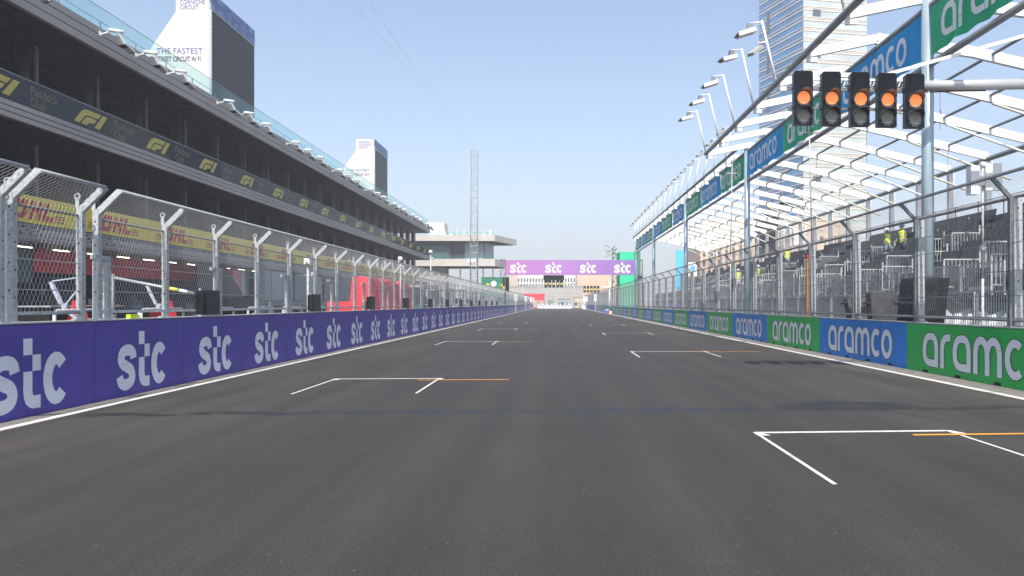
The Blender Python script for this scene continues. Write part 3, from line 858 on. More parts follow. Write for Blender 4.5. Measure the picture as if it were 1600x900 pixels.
# ---- red covered pit stand, boom, gear
t = thing('pit_wall_stand', 'pit wall stand draped in bright red fabric behind the catch fence', 'pit stand', (-11.2, 43.5, .006))
b = MB()
n = 26
for i in range(n):                      # draped cloth with folds
    y0, y1 = 11.5 * i / n, 11.5 * (i + 1) / n
    k0, k1 = .10 * math.sin(i * 1.9), .10 * math.sin((i + 1) * 1.9)
    s0, s1_ = .12 * math.sin(i * .7), .12 * math.sin((i + 1) * .7)
    b.face([(.75 + k0, y0, 0), (.75 + k1, y1, 0), (.5, y1, 3.05 + s1_), (.5, y0, 3.05 + s0)])
    b.face([(.5, y0, 3.05 + s0), (.5, y1, 3.05 + s1_), (-.6, y1, 3.15 + s1_), (-.6, y0, 3.15 + s0)])
    b.face([(-.85 - k0, y0, 0), (-.6, y0, 3.15 + s0), (-.6, y1, 3.15 + s1_), (-.85 - k1, y1, 0)])
b.face([(-.85, 0, 0), (.75, 0, 0), (.5, 0, 3.05), (-.6, 0, 3.15)]); b.face([(-.85, 11.5, 0), (-.6, 11.5, 3.1), (.5, 11.5, 3.0), (.75, 11.5, 0)])
b.build('fabric_cover', M['red_cloth'], t)
b = MB(); b.box(-1.3, .6, -2.4, -.1, 0, 1.75); b.cur = 1; b.box(-1.2, .5, -2.45, -2.4, .2, 1.5)
b.build('counter', [M['red_cloth'], M['red']], t)
for k, (v, hgt) in enumerate(((59, 2.9), (70, 2.9), (80.5, 3.0), (91, 3.0), (101, 3.0))):
    t = thing('pit_wall_stand', 'grey canopied pit wall stand behind the catch fence, %s after the red one' % nth(k + 1), 'pit stand', (-11.2, v, .006), 0, 'grey pit wall stands')
    b = MB(); b.box(-1, .8, 0, 7.5, hgt, hgt + .18); b.build('canopy', M['grey_bld'], t)
    b = MB(); b.box(-.9, .5, .2, 7.3, 0, 1.5); b.build('counter', M[('teal', 'grey_panel', 'galv_light', 'pale_blue', 'grey_panel')[k]], t)
    b = MB()
    for y in (.1, 3.7, 7.3):
        b.tube((-.9, y, 0), (-.9, y, hgt), .05, 6); b.tube((.7, y, 0), (.7, y, hgt), .05, 6)
    b.build('frame', M['galv_light'], t)
    b = MB(); b.box(.1, .2, .6, 6.8, 1.6, 2.2); b.build('screen_row', M['black'], t)
t = thing('boom_pole', 'long grey boom pole with a yellow tip slanting over the pit lane', 'boom', (-14.7, 25, .006))
b = MB(); b.tube((0, 0, 2.50), (2.5, .4, 1.98), .05, 8); b.build('tube', M['galv'], t)
b = MB(); b.tube((1.75, .28, 2.14), (2.0, .32, 2.09), .065, 8); b.build('yellow_tip', M['yellow'], t)
b = MB(); b.tube((2.05, .33, 2.08), (2.3, .37, 2.02), .06, 8); b.build('white_cap', M['white'], t)
b = MB(); b.tube((0, 0, 0), (0, 0, 2.62), .06, 8); b.box(-.3, .3, -.3, .3, 0, .06); b.build('stand', M['galv_dark'], t)
def arm_stand(x, v, lab, full=True):
    t = thing('jack_stand', lab, 'stand', (x, v, .006))
    b = MB(); b.bar((-.45, 0, 2.35), (-.1, 0, 1.62), .12 if full else .06, .10); b.bar((0, 0, 1.5), (.5, .1, .95), .09 if full else .06, .08)
    if full: b.bar((-.42, .02, 2.38), (.38, .1, 2.5), .04, .04); b.bar((0, 0, 1.55), (.45, 0, 2.1), .05, .05)
    b.tube((0, -.05, 1.55), (0, .1, 1.55), .09, 10); b.build('arm', M['pale_steel'], t)
    b = MB(); b.prism([(-.45, 0), (.55, 0), (.35, 1.1), (.12, 1.75), (0, 1.3)], lambda a, z: (a, .25, z), lambda a, z: (a, .75, z)); b.build('red_cover', M['red_cloth'], t)
    b = MB(); b.box(-.5, .6, .1, .95, 0, .5); b.build('base_box', M['black'], t)
    return t
arm_stand(-16.3, 25, 'white jointed arm rising beside a red cover in the pit lane, nearest to the camera')
arm_stand(-15.3, 29, 'white jointed arm and red cover in the pit lane under the boom pole', False)
t = thing('pit_trolley', 'long black pit trolley with pale flat top in the nearest garage', 'trolley', (-18.6, 29, .006))
b = MB(); b.box(-.6, .6, -2.2, 2.2, .25, 1.5); b.build('body', M['dark_wall'], t)
b = MB(); b.box(-.7, .7, -2.3, 2.3, 1.505, 1.56); b.build('work_top', M['galv'], t)
for sx in (-1, 1):
    for sy in (-1.8, 1.8):
        b = MB(); b.tube((sx * .5, sy, .12), (sx * .5 + sx * .06, sy, .12), .12, 12); b.build('wheel', M['rubber'], t)

for k in range(7):
    t = thing('tool_cabinet', 'low tool cabinet on wheels in front of the garages, %s from the near end' % nth(k + 1), 'cabinet', (-24.4, 33.5 + 3.1 * k, .006), 0, 'tool cabinets before the near garages')
    w_ = 1.0 + .5 * (k % 3); h_ = 1.1 + .25 * ((k * 5) % 4)
    b = MB(); b.box(-.35, .35, 0, w_, .14, h_); b.build('body', M[('red', 'dark_wall', 'red', 'navy', 'red_cloth', 'black', 'red')[k]], t)
    b = MB()
    for j in range(4): b.box(.352, .36, .05, w_ - .05, .22 + j * (h_ - .2) / 4, .24 + j * (h_ - .2) / 4)
    b.build('drawer_handle', M['galv'], t)
    b = MB(); b.box(-.3, .25, .1, w_ * .6, h_ + .002, h_ + .3); b.build('equipment_case', M['black' if k % 2 else 'galv'], t)
    for yy in (.12, w_ - .12):
        b = MB(); b.tube((.25, yy - .03, .07), (.25, yy + .03, .07), .07, 10); b.build('wheel', M['rubber'], t)
# cctv posts behind left fence
def cctv(x, v, h, lab):
    t = thing('camera_mast', lab, 'camera mast', (x, v, .006))
    b = MB(); b.tube((0, 0, 0), (0, 0, h), .045, 8); b.build('pole', M['galv_light'], t)
    b = MB(); b.box(-.10, .10, -.14, .14, h, h + .2); b.tube((.0, -.2, h + .10), (0, -.14, h + .10), .05, 10); b.build('camera_head', M['white'], t)
    b = MB(); b.tube((-.15, 0, h - .4), (.15, 0, h - .4), .02, 6); b.tube((.15, 0, h - .5), (.15, 0, h - .3), .04, 8); b.build('arm', M['galv_light'], t)
cctv(-8.9, 43, 4.1, 'white camera box on a thin mast behind the left catch fence')
cctv(-8.9, 53.3, 5.2, 'taller thin camera mast with side arm before the glass control building')
cctv(-8.9, 27, 3.05, 'short grey lamp mast behind the left catch fence near the silvery doors')

# ================================================================== CONTROL BUILDING (beyond the pit building)
cb = thing('control_building', 'pale control building with two cantilevered decks and glazed middle floor', 'building', (-28.6, 150, 0))
def slab(name, poly, z0, z1, m, parent=cb):
    b = MB(); b.prism(poly, lambda x, y: (x + 28.6, y - 150, z1), lambda x, y: (x + 28.6, y - 150, z0)); return b.build(name, M[m], parent)
slab('deck', [(-34, 149.6), (-12.3, 150), (-8.6, 161.5), (-34, 163)], 14.05, 15.25, 'fascia_light')
slab('deck', [(-34, 149.8), (-12.3, 150.2), (-10.3, 158), (-34, 160)], 9.05, 10.5, 'fascia_light')
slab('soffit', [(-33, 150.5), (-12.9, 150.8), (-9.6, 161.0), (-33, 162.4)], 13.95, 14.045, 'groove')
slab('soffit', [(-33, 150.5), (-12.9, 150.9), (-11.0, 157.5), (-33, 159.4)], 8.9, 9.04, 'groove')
slab('glazing', [(-33.5, 151.5), (-21.5, 151.5), (-21.5, 159), (-33.5, 159)], 10.51, 13.94, 'glass_green')
slab('glazing', [(-21.4, 152.5), (-14.6, 152.5), (-13.2, 158), (-21.4, 158.5)], 10.51, 13.94, 'pale_blue')
slab('core', [(-32, 156), (-24, 156), (-24, 158.8), (-32, 158.8)], 0, 9.0, 'grey_bld')
slab('wall', [(-34, 151.5), (-22.3, 151.5), (-22.3, 155.9), (-34, 155.9)], 0, 8.88, 'grey_bld')
slab('penthouse', [(-26, 153), (-22.8, 153), (-22.8, 158), (-26, 158)], 15.26, 18.0, 'white_bld')
b = MB()
for x in (-19.5, -14.9, -12.9): b.box(x + 28.6 - .12, x + 28.6 + .12, 2.4, 2.65, 0, 8.9)
b.build('column', M['white'], cb)
b = MB(); b.box(7.2, 10.0, 2.35, 2.45, 10.52, 13.9); b.box(13.9, 14.1, 2.35, 2.45, 10.52, 13.9); b.prism([(8.9, 11.6), (9.9, 11.6), (9.5, 13.8), (8.7, 13.8)], lambda x, z: (x, 2.30, z), lambda x, z: (x, 2.34, z)); b.build('dark_opening', M['window'], cb)
b = MB(); b.box(-1, 16.2, .5, .53, 10.5, 11.4); b.build('balustrade', M['glass_clear'], cb)
b = MB(); b.box(-1, 16.2, .5, .53, 15.25, 15.9); b.build('balustrade', M['glass_clear'], cb)
rnd = random.Random(3)
for k in range(9):
    b = MB(); x = 4.6 + k * 1.3; w = rnd.uniform(.25, .6); hh = rnd.uniform(.4, 1.1)
    b.box(0, w, 0, .6, 0, hh); b.tube((w / 2, .3, hh), (w / 2, .3, hh + .6), .04, 5)
    tag(b.build('rooftop_unit', M['white' if k % 3 else 'cream'], None, (x - 28.6, 151.5, 15.26)), 'small pale rooftop unit on the control building, %s from its left end' % nth(k + 1), 'roof unit', 'rooftop units on the control building')

# ================================================================== LATTICE MAST and cables
def lattice(b, x, y, z0, z1, w, step, r=.045, rb=.025):
    c = [(x - w/2, y - w/2), (x + w/2, y - w/2), (x + w/2, y + w/2), (x - w/2, y + w/2)]
    for p in c: b.tube((*p, z0), (*p, z1), r, 5)
    z = z0; k = 0
    while z < z1 - .01:
        zn = min(z + step, z1)
        for i in range(4):
            p, q = c[i], c[(i + 1) % 4]
            b.tube((*p, zn), (*q, zn), rb, 4, caps=False)
            if k % 2: p, q = q, p
            b.tube((*p, z), (*q, zn), rb, 4, caps=False)
        z = zn; k += 1
t = thing('lattice_mast', 'tall slim white lattice mast rising into the sky beside the control building', 'mast', (-12.05, 110, .006))
b = MB(); lattice(b, 0, 0, 0, 23.9, 1.0, 1.0, .05, .032); b.build('lattice', M['galv_light'], t)
b = MB(); b.box(-.35, .35, -.6, .2, 7.6, 8.1); b.box(-1.0, -.6, -.2, .2, 7.6, 8.0); b.build('equipment_box', M['white'], t)
t = thing('camera_cable', 'pair of thin grey cables running from the lattice mast over the pit building', 'cable', (-12, 110, 24))
for dx in (0, .85):
    b = MB(); pts = []
    for i in range(25):
        s = i / 24
        pts.append(((1.7 + dx) * s * 1.8, -140 * s, -12.4 * s - 1.6 * math.sin(math.pi * s) * .35))
    b.path(pts, .005, 4); b.build('wire', M['galv_dark'], t)

# ================================================================== STC-type gantry
gp = bpy.data.materials.new('magenta to violet print'); gp.use_nodes = True
t_ = gp.node_tree; pb = t_.nodes['Principled BSDF']; pb.inputs['Roughness'].default_value = .6
tc = t_.nodes.new('ShaderNodeTexCoord'); sp = t_.nodes.new('ShaderNodeSeparateXYZ'); t_.links.new(tc.outputs['Generated'], sp.inputs[0])
cr = t_.nodes.new('ShaderNodeValToRGB'); t_.links.new(sp.outputs[0], cr.inputs[0])
cr.color_ramp.elements[0].color = (.42, .16, .43, 1); cr.color_ramp.elements[1].color = (.22, .13, .40, 1)
e = cr.color_ramp.elements.new(.45); e.color = (.38, .18, .48, 1)
t_.links.new(cr.outputs[0], pb.inputs['Base Color'])
GY = 111
g = thing('overhead_gantry', 'violet overhead gantry with four white three-letter signs spanning the track', 'gantry', (-7.6, GY, 0))
b = MB(); b.box(.1, 19.4, -.06, 0, 5.82, 8.0); b.build('sign_board', gp, g)
for i, px in enumerate((810.5, 865.5, 919.5, 973)):
    mb = MB(); x0 = (px - 870) / 1180 * GY + 7.6
    s = 1.50
    stc(mb, lambda a, c, d: (x0 + (a - .84) * s, -.07, 6.12 + c * s))
    mb.build('lettering', M['white'], g)
b = MB()
for z in (5.9, 7.9):
    for y in (.1, .9): b.tube((0, y, z), (19.5, y, z), .06, 6)
for i in range(16):
    b.tube((i * 1.22, .1, 5.9 if i % 2 else 7.9), ((i + 1) * 1.22, .1, 7.9 if i % 2 else 5.9), .035, 5)
b.build('truss', M['galv_dark'], g)
b = MB(); lattice(b, -.35, .5, 0, 8.1, .7, 1.0); b.build('leg', M['galv_dark'], g)
b = MB(); lattice(b, 19.9, .5, 0, 8.1, .7, 1.0); b.build('leg', M['galv_dark'], g)
for zz in (5.5,):
    b = MB(); b.box(19.45, 20.1, -.2, .1, 5.3, 5.7); b.build('cable_box', M['black'], g)

# ---- starting-light units
def light_unit(parent, x, y, z, s=1.0, lens='led_orange'):
    """signal board: 0.41 wide, 1.15 high, blank glossy top third, two hooded lenses"""
    rt = link('signal_unit', None, parent, (x, y, z))
    b = MB(); w, h = .205 * s, .575 * s
    pts = [(-w, -h), (w, -h), (w, h - .04), (w - .04, h), (-w + .04, h), (-w, h - .04)]
    b.prism(pts, lambda a, c: (a, .0, c), lambda a, c: (a, .13 * s, c))
    b.build('backplate', M['black_gloss'], rt)
    for k, (zc, m) in enumerate(((.0, lens), (-.37, 'led_grey'))):
        b = MB(); zc *= s
        b.tube((0, -.005, zc), (0, -.03 * s, zc), .135 * s, 20)
        b.build('lens', M[m], rt)
        b = MB(); n = 18; r0, r1 = .165 * s, .150 * s      # open hood, longer at the top
        for i in range(n):
            a0, a1 = -30 + 240 * i / n, -30 + 240 * (i + 1) / n
            def q(a, r, d): return (r * math.cos(R(a)), -d, zc + r * math.sin(R(a)))
            def dp(a): return (.07 + .17 * max(0, math.sin(R(a)))) * s
            b.face([q(a0, r0, 0), q(a1, r0, 0), q(a1, r0, dp(a1)), q(a0, r0, dp(a0))])
            b.face([q(a0, r1, 0), q(a0, r1, dp(a0)), q(a1, r1, dp(a1)), q(a1, r1, 0)])
            b.face([q(a0, r0, dp(a0)), q(a1, r0, dp(a1)), q(a1, r1, dp(a1)), q(a0, r1, dp(a0))])
        b.tube((0, 0, zc), (0, -.02 * s, zc), .172 * s, 20)
        b.build('hood', M['hood'], rt)
    b = MB(); b.box(-.05 * s, .05 * s, -.012, 0, -h + .03, -h + .05); b.build('maker_plate', M['letter_grey'], rt)
    return rt
t = thing('start_lights', 'large bank of five black starting lights with orange lenses over the track', 'starting lights', (6.44, 16.2, 0))
zs = [6.03, 6.015, 6.0, 5.985, 5.965]
for px, z in zip((1252.5, 1296, 1340.5, 1382.5, 1425.5), zs):
    u = light_unit(t, (px - 870) / 1180 * 16.2 - 6.44, -.12, z + .0)
b = MB()
b.bar((-1.45, .07, 6.28), (1.42, .07, 6.20), .05, .06); b.bar((-1.45, .07, 5.86), (1.42, .07, 5.80), .045, .045)
b.build('hanging_bar', M['galv_dark'], t)
b = MB(); b.bar((-1.3, .16, 6.52), (1.42, .16, 6.47), .04, .05); b.bar((-1.3, .16, 6.33), (1.42, .16, 6.28), .04, .05)
for i in range(34):
    x = -1.28 + i * .08
    b.bar((x, .16, 6.34), (x + .06, .16, 6.50), .018, .02)
b.bar((-.75, .2, 6.62), (.2, .2, 6.60), .05, .09)
b.build('ladder_frame', M['roof_white'], t)
b = MB(); b.tube((1.35, .25, 6.38), (4.25, .25, 6.44), .115, 14); b.tube((4.0, .25, 0), (4.0, .25, 8.6), .15, 14); b.box(3.6, 4.4, -.15, .65, 0, .05)
b.build('mast_arm', M['arm_grey'], t)
b = MB()
for i in range(4):
    xa = (1252.5 + 43.2 * i - 870) / 1180 * 16.2 - 6.44
    b.path([(xa, .02, zs[i] + .50), (xa + .12, .10, zs[i] + .36), (xa + .30, .12, zs[i] + .30), (xa + .47, .10, zs[i] + .36), (xa + .59, .02, zs[i] + .49)], .010, 5)
b.path([(1.3, .12, 6.3), (1.6, .22, 6.24), (2.2, .25, 6.27), (2.9, .25, 6.28)], .014, 5)
b.build('cable', M['black'], t)
b = MB()
for i in range(5):
    xa = (1252.5 + 43.2 * i - 870) / 1180 * 16.2 - 6.44
    for zz in (6.24, 5.83): b.box(xa - .06, xa + .06, .0, .11, zz - .045, zz + .045)
b.build('clamp', M['galv'], t)
b = MB(); b.bar((.55, .25, 6.58), (4.0, .25, 7.55), .05, .07); b.build('stay', M['roof_white'], t)

def small_lights(name, lab, x0, y, z, s, arm):
    t = thing(name, lab, 'starting lights', (x0, y, 0))
    for i in range(5): light_unit(t, i * .58 * s, -.1, z, s, 'led_yellow')
    b = MB(); b.bar((-.4, .08, z + .1), (2.75 * s, .08, z + .1), .06, .06)
    if arm: b.tube((2.7 * s, .2, z + .35), (4.3, .2, z + .35), .1, 8); b.tube((4.3, .2, 0), (4.3, .2, z + 1.4), .13, 8)
    else:
        b.box(-.35, 2.7, .0, .3, 5.05, 5.8)
        for x in (0.2, 2.2): b.tube((x, .1, z), (x, .1, 5.1), .04, 6)
    b.build('hanging_frame', M['roof_white' if arm else 'black'], t)
small_lights('start_lights', 'small bank of five lights hung on a black box under the violet gantry', -1.62, GY + .45, 4.55, 1.0, False)
small_lights('start_lights', 'distant bank of five yellow and black lights on a white arm from the right', 4.75, 129, 4.05, 1.0, True)

# ================================================================== RIGHT BARRIER
XR = 8.79
def right_block(m):
    b = MB(); L = 3.147
    b.prism([(0, 0), (0, 1.14), (.03, 1.17), (.42, 1.17), (.50, 1.0), (.50, .3), (.70, .15), (.70, 0)], lambda x, z: (x, -L, z), lambda x, z: (x, L, z))
    b.cur = 1; b.box(-.004, .36, -L, L, 1.163, 1.182)
    b.cur = 2
    for y in (-2.2, -.75, .75, 2.2): b.box(-.003, .05, y - .12, y + .12, -.0, .075)
    b.box(-.002, .01, -1.62, -1.612, .0, 1.16)
    return b.data('barrier_block', [M[m], M['concrete_light'], M['hole']])
rb = {m: right_block(m) for m in ('green', 'blue')}
AS = .79 / .79
def rfn(a, c, d): return (-.006 - d, AR_W / 2 * 1.03 - a * 1.03, c + .17)
mb = MB(); aramco(mb, rfn, .165, .002); rl_ = mb.data('lettering', M['letter_grey'])
mb = MB(); aramco(mb, rfn, .205, 0.0); ro_ = mb.data('lettering_outline', M['outline'])
for k in range(-1, 26):
    v = 12.66 + 6.3 * k + 3.15
    col = 'green' if k % 2 == 0 else 'blue'
    o = link('barrier_block', rb[col], None, (XR, v, 0))
    tag(o, '%s barrier block with white lettering, %s from the near end of the right wall' % (col, nth(k + 1)) if k >= 0 else 'blue barrier block before the first green one at the near end of the right wall', 'barrier', 'green and blue barrier blocks along the right edge of the track')
    link('lettering', rl_, o)
    if k < 6: link('lettering_outline', ro_, o)
b = MB(); b.prism([(0, 0), (0, 1.17), (.42, 1.17), (.5, 1.0), (.5, .3), (.7, .15), (.7, 0)], lambda x, z: (x, 0, z), lambda x, z: (x, 64, z))
tag(b.build('barrier_wall', M['purple'], None, (XR, 12.66 + 6.3 * 26, 0)), 'plain violet far length of the right wall after the green and blue blocks', 'barrier')
b = MB()
b.path([(0, 0, .75), (10, .4, .75)], .75, 4)
t = thing('plastic_barrier', 'white and violet plastic barrier row closing the far end of the straight', 'barrier', (-6.2, 241, 0))
b = MB()
for i in range(11): b.prism([(i * 1.0, 0), (i * 1.0 + .96, 0), (i * 1.0 + .9, .9), (i * 1.0 + .06, .9)], lambda x, z: (x, 0, z), lambda x, z: (x, .5, z))
b.build('barrier_shells', M['plastic_white'], t)
b = MB(); b.box(0, 11, .1, .4, .91, 1.0)
for i in range(8): b.tube((.6 + i * 1.35, .2, 1.0), (.6 + i * 1.35, .2, 1.5), .28, 8)
b.build('top_drums', M['plastic_white'], t)

# ================================================================== RIGHT FENCE
XG = 9.15
t = thing('debris_fence', 'tall dark railed catch fence with widely spaced posts running down the right wall', 'fence', (XG, 11.1, 1.18))
L = 231.0
b = MB()
b.box(-.035, .125, -.06, .06, 0, 2.58); b.cur = 1
b.box(-.115, -.04, -.045, .045, 0, 2.62); b.bar((-.06, 0, 2.56), (-.46, 0, 2.99), .06, .08)
b.box(-.16, .18, -.12, .12, -.01, .02)
b.cur = 2
for z in (.4, .9, 1.4, 1.9, 2.35): b.box(.03, .055, -.0625, -.059, z, z + .035); b.box(-.117, -.114, -.012, .012, z + .2, z + .23)
rp = b.data('post', [M['galv_light'], M['galv_dark'], M['hole']])
for k in range(58): link('post', rp, t, (0, 4.0 * k, 0))
b = MB(); b.tube((-.46, 0, 2.99), (-.46, L, 2.99), .035, 7); b.build('top_rail', M['galv_dark'], t)
b = MB(); b.tube((0, 0, 2.60), (0, L, 2.60), .035, 7); b.build('middle_rail', M['galv_dark'], t)
b = MB(); b.tube((-.03, 0, .14), (-.03, L, .14), .04, 7); b.build('bottom_rail', M['galv_dark'], t)
b = MB()
for z in (.62, 1.12, 1.68, 2.1): b.tube((-.08, 0, z), (-.08, L, z), .0075, 4)
b.build('cable', M['galv_dark'], t)
b = wires(.0, .15, .0, 2.58, 0, L, .10, .0015, .42)
b2 = wires(.0, 2.6, -.46, 2.99, 0, L, .10, .0019, .6)
n = len(b.v); b.v += b2.v; b.f += [tuple(i + n for i in f) for f in b2.f]; b.mi += b2.mi; b.sm += b2.sm
b.build('wire_mesh', M['wire_dark'], t)

# ================================================================== GRANDSTAND
gs = thing('grandstand', 'long open grandstand with white steel roof frame and grey stepped terraces', 'grandstand', (11, 0, 0))
PY = [1.5, 22.4, 43.65, 64.4, 85.6, 104.3]
ZB, ZT = 8.72, 10.45                 # lower and upper tubes of the banner
for y in PY:
    b = MB(); b.tube((0, y, 0), (0, y, ZT + .35), .17, 16); b.box(-.35, .35, y - .35, y + .35, 0, .04)
    b.build('pole', M['pole_blue'], gs)
b = MB(); b.tube((.05, 1.5, ZB), (.05, 104.3, ZB), .10, 10); b.build('lower_tube', M['tube_grey'], gs)
b = MB(); b.tube((.05, 1.5, ZT), (.05, 104.3, ZT), .10, 10); b.build('upper_tube', M['tube_grey'], gs)
def zr(X):                            # underside line of the roof frame
    pts = [(8.6, 10.25), (11, 10.75), (14.3, 10.3), (17.5, 9.55), (20.8, 8.75)]
    for (a, za), (c, zc) in zip(pts, pts[1:]):
        if a <= X <= c: return za + (zc - za) * (X - a) / (c - a)
    return pts[-1][1]
PURX = [13.0, 14.97, 16.9, 18.9]
ys = [1.5 + 3.5 * k for k in range(30)]
EAVE_END = 43.6
for y in ys:
    b = MB()
    x0 = 8.6 if y <= EAVE_END + .5 else 10.5
    z0 = zr(8.6) if x0 < 9 else 10.45
    segs = [(x0, z0), (11, 10.75), (14.3, 10.3), (17.5, 9.55), (20.8, 8.75)]
    for (a, za), (c, zc) in zip(segs, segs[1:]):
        b.bar((a - 11, y, za), (c - 11, y, zc), .15, .36 if a > 10.6 else .30, up=(0, 0, 1))
    b.box(x0 - 11, x0 - 11 + .35, y - .05, y + .05, z0 - .30, z0 - .13)
    b.build('rafter', M['roof_white'], gs)
b = MB(); b.tube((8.6 - 11, 1.5, 10.28), (8.6 - 11, EAVE_END, 10.28), .115, 10); b.build('eave_tube', M['tube_grey'], gs)
b = MB(); b.tube((10.45 - 11, EAVE_END, 10.6), (10.45 - 11, 103, 10.6), .10, 10); b.build('eave_tube', M['tube_grey'], gs)
for X in PURX:
    b = MB(); b.tube((X - 11, 1.5, zr(X) + .07), (X - 11, 103, zr(X) + .07), .06, 7); b.build('purlin', M['tube_grey'], gs)
b = MB(); b.tube((9.8, 1.5, 8.62), (9.8, 103, 8.62), .13, 8); b.build('back_tube', M['tube_grey'], gs)
for i, y in enumerate(ys):
    b = MB(); b.box(9.72, 9.98, y - .12, y + .12, 0.0, 8.55); b.build('back_column', M['roof_white'], gs)
    if y > 17:
        b = MB(); b.tube((17.0 - 11, y, zr(17.0) - .2), (9.75, y - 2.0, 7.3), .055, 6); b.build('brace', M['cream' if i % 3 else 'roof_white'], gs)
# thin hanging wires
b = MB()
for i in range(4, 26, 2):
    for X in (14.97, 18.9):
        y = ys[i]
        b.tube((X - 11, y, zr(X)), (X - 11, y, zr(X) - 1.7), .010, 4)
        b.tube((X - 11, y, zr(X) - .9), (X - 11 + 1.95, y + 3.5, zr(X + 1.9) - .15), .010, 4)
b.build('hanging_wire', M['galv_dark'], gs)
# terraces
ROWS = [(14.2 + .8 * r, 2.05 + .45 * r) for r in range(8)]
b = MB()
for r, (x, z) in enumerate(ROWS): b.box(x - 11, x - 11 + .82, 20, 103, z - .5, z)
b.box(13 - 11, 3.18, 20, 103, 1.75, 1.9)
b.build('terrace', M['deck'], gs)
b = MB(); b.box(2.4, 3.1, 20, 103, .3, 1.7); b.build('front_wall', M['grey_panel'], gs)
b = MB()
for y in [21 + 4 * k for k in range(21)]:
    b.bar((3.4, y, 0), (3.4, y, 1.7), .1); b.bar((9.5, y, 0), (9.5, y, 4.9), .12); b.bar((3.4, y, .2), (9.5, y, 4.2), .08); b.bar((6.4, y, 0), (6.4, y, 3.4), .1)
b.build('understructure', M['galv'], gs)
b = MB()
for z in (6.35, 6.58): b.tube((9.55, 20, z), (9.55, 103, z), .022, 5)
for k in range(40): b.box(9.53, 9.57, 20 + 2.1 * k, 20.04 + 2.1 * k, 5.1, 6.62)
b.build('back_railing', M['galv_dark'], gs)
b = MB(); b.box(9.35, 9.42, 20, 103, 4.6, 5.75); b.build('back_screen', M['deck'], gs)

# hanging fascia banners
bw = 6.93
n = 0
for bay in range(len(PY) - 1):
    ya, yb = PY[bay] + .22, PY[bay + 1] - .22
    w = (yb - ya) / 3
    cols = {0: 'green blue green', 1: 'blue green blue', 2: 'green blue green', 3: 'blue green blue', 4: 'green blue green'}[bay].split()
    # in the picture the bay between the first two visible poles shows blue nearest, then green, blue
    for j in range(3):
        n += 1
        c = cols[j]
        y0 = ya + j * w
        bn = thing('roof_banner', '%s banner with white lettering hung along the grandstand roof, %s from the near end' % (c, nth(n)), 'banner', (10.98, y0, 8.9), 0, 'green and blue banners along the grandstand roof')
        b = MB(); k = 14
        def wav(i, zf): return .05 * math.sin(i * 1.3 + n) * (1 - zf) + .03 * math.sin(i * 2.7 + n * 2)
        for i in range(k):
            a0, a1 = w * i / k, w * (i + 1) / k
            for zf0, zf1 in ((0, .5), (.5, 1)):
                b.face([(wav(i, zf0), a0, 1.42 * zf0 + (.05 * abs(math.sin(i * 1.57)) if zf0 == 0 else 0)), (wav(i, zf1), a0, 1.42 * zf1),
                        (wav(i + 1, zf1), a1, 1.42 * zf1), (wav(i + 1, zf0), a1, 1.42 * zf0 + (.05 * abs(math.sin((i + 1) * 1.57)) if zf0 == 0 else 0))])
        b.build('banner_cloth', M['%s_cloth' % c] if '%s_cloth' % c in M else M[c], bn)
        mb = MB(); s = 1.18
        aramco(mb, lambda a, cc, d: (-.11 - d, w / 2 + AR_W * s * .98 / 2 - a * s * .98, .22 + cc * s * .98), .15)
        mb.build('lettering', M['letter_grey'], bn)

# lamp posts on the eave
def lamp_post(far=False):
    t = thing('eave_lamp', '', 'lamp', (8.6, 33, 10.3))
    if far:                        # smaller, leaning back over the roof
        b = MB(); b.tube((0, 0, 0), (.42, 0, 2.0), .04, 7, r2=.03); b.tube((.42, 0, 1.97), (-.10, 0, 1.95), .022, 6); b.build('post', M['roof_white'], t)
        b = MB(); b.box(-.17, -.03, -.07, .07, 1.75, 1.93); b.build('bracket', M['galv_dark'], t)
        b = MB(); b.bar((-.45, -.05, 1.55), (.0, .05, 1.73), .32, .12); b.build('lamp_head', M['grey_bld'], t)
        b = MB(); b.bar((-.5, -.05, 1.50), (-.3, 0, 1.55), .30, .05); b.build('visor', M['black'], t)
        return t
    b = MB(); b.tube((0, 0, 0), (-.55, 0, 2.45), .05, 8, r2=.04); b.tube((-.55, 0, 2.40), (-1.02, 0, 2.36), .028, 6); b.build('post', M['roof_white'], t)
    b = MB(); b.box(-1.12, -.92, -.09, .09, 2.12, 2.34); b.build('bracket', M['galv_dark'], t)
    b = MB(); b.bar((-1.5, -.05, 1.88), (-.82, .05, 2.10), .42, .17); b.build('lamp_head', M['white_bld'], t)
    b = MB(); b.bar((-1.56, -.05, 1.85), (-1.36, 0, 1.90), .38, .05); b.build('visor', M['black'], t)
    return t
lp = lamp_post(); n = 0
spots = [(8.6, 10.3, y) for y in (22.5, 29.5 + 0.1, 33.0, 36.5, 40.0, 43.5)]
spots += [(10.45, 10.65, 47.0 + 3.5 * k) for k in range(17)]
spots.sort(key=lambda s: s[2])
lp_far = None
for x, z, y in spots:
    if x > 10 and lp_far is None:
        t = lp_far = lamp_post(True)
    else: t = lp if n == 0 else copy_tree(lp_far if x > 10 else lp)
    n += 1
    t.location = (x, y, z); t.rotation_euler = (0, 0, (random.random() - .5) * .5)
    tag(t, 'white lamp on a leaning post above the grandstand roof edge, %s from the near end' % nth(n), 'lamp', 'lamps along the grandstand roof edge')
    if n == 2:
        b = MB(); b.tube((-.35, 0, 1.6), (-.72, 0, 1.58), .028, 6); b.build('bracket', M['roof_white'], t)
        b = MB(); b.bar((-1.05, -.4, 1.0), (-.62, .0, 1.42), .30, .12); b.build('lamp_head', M['grey_bld'], t)

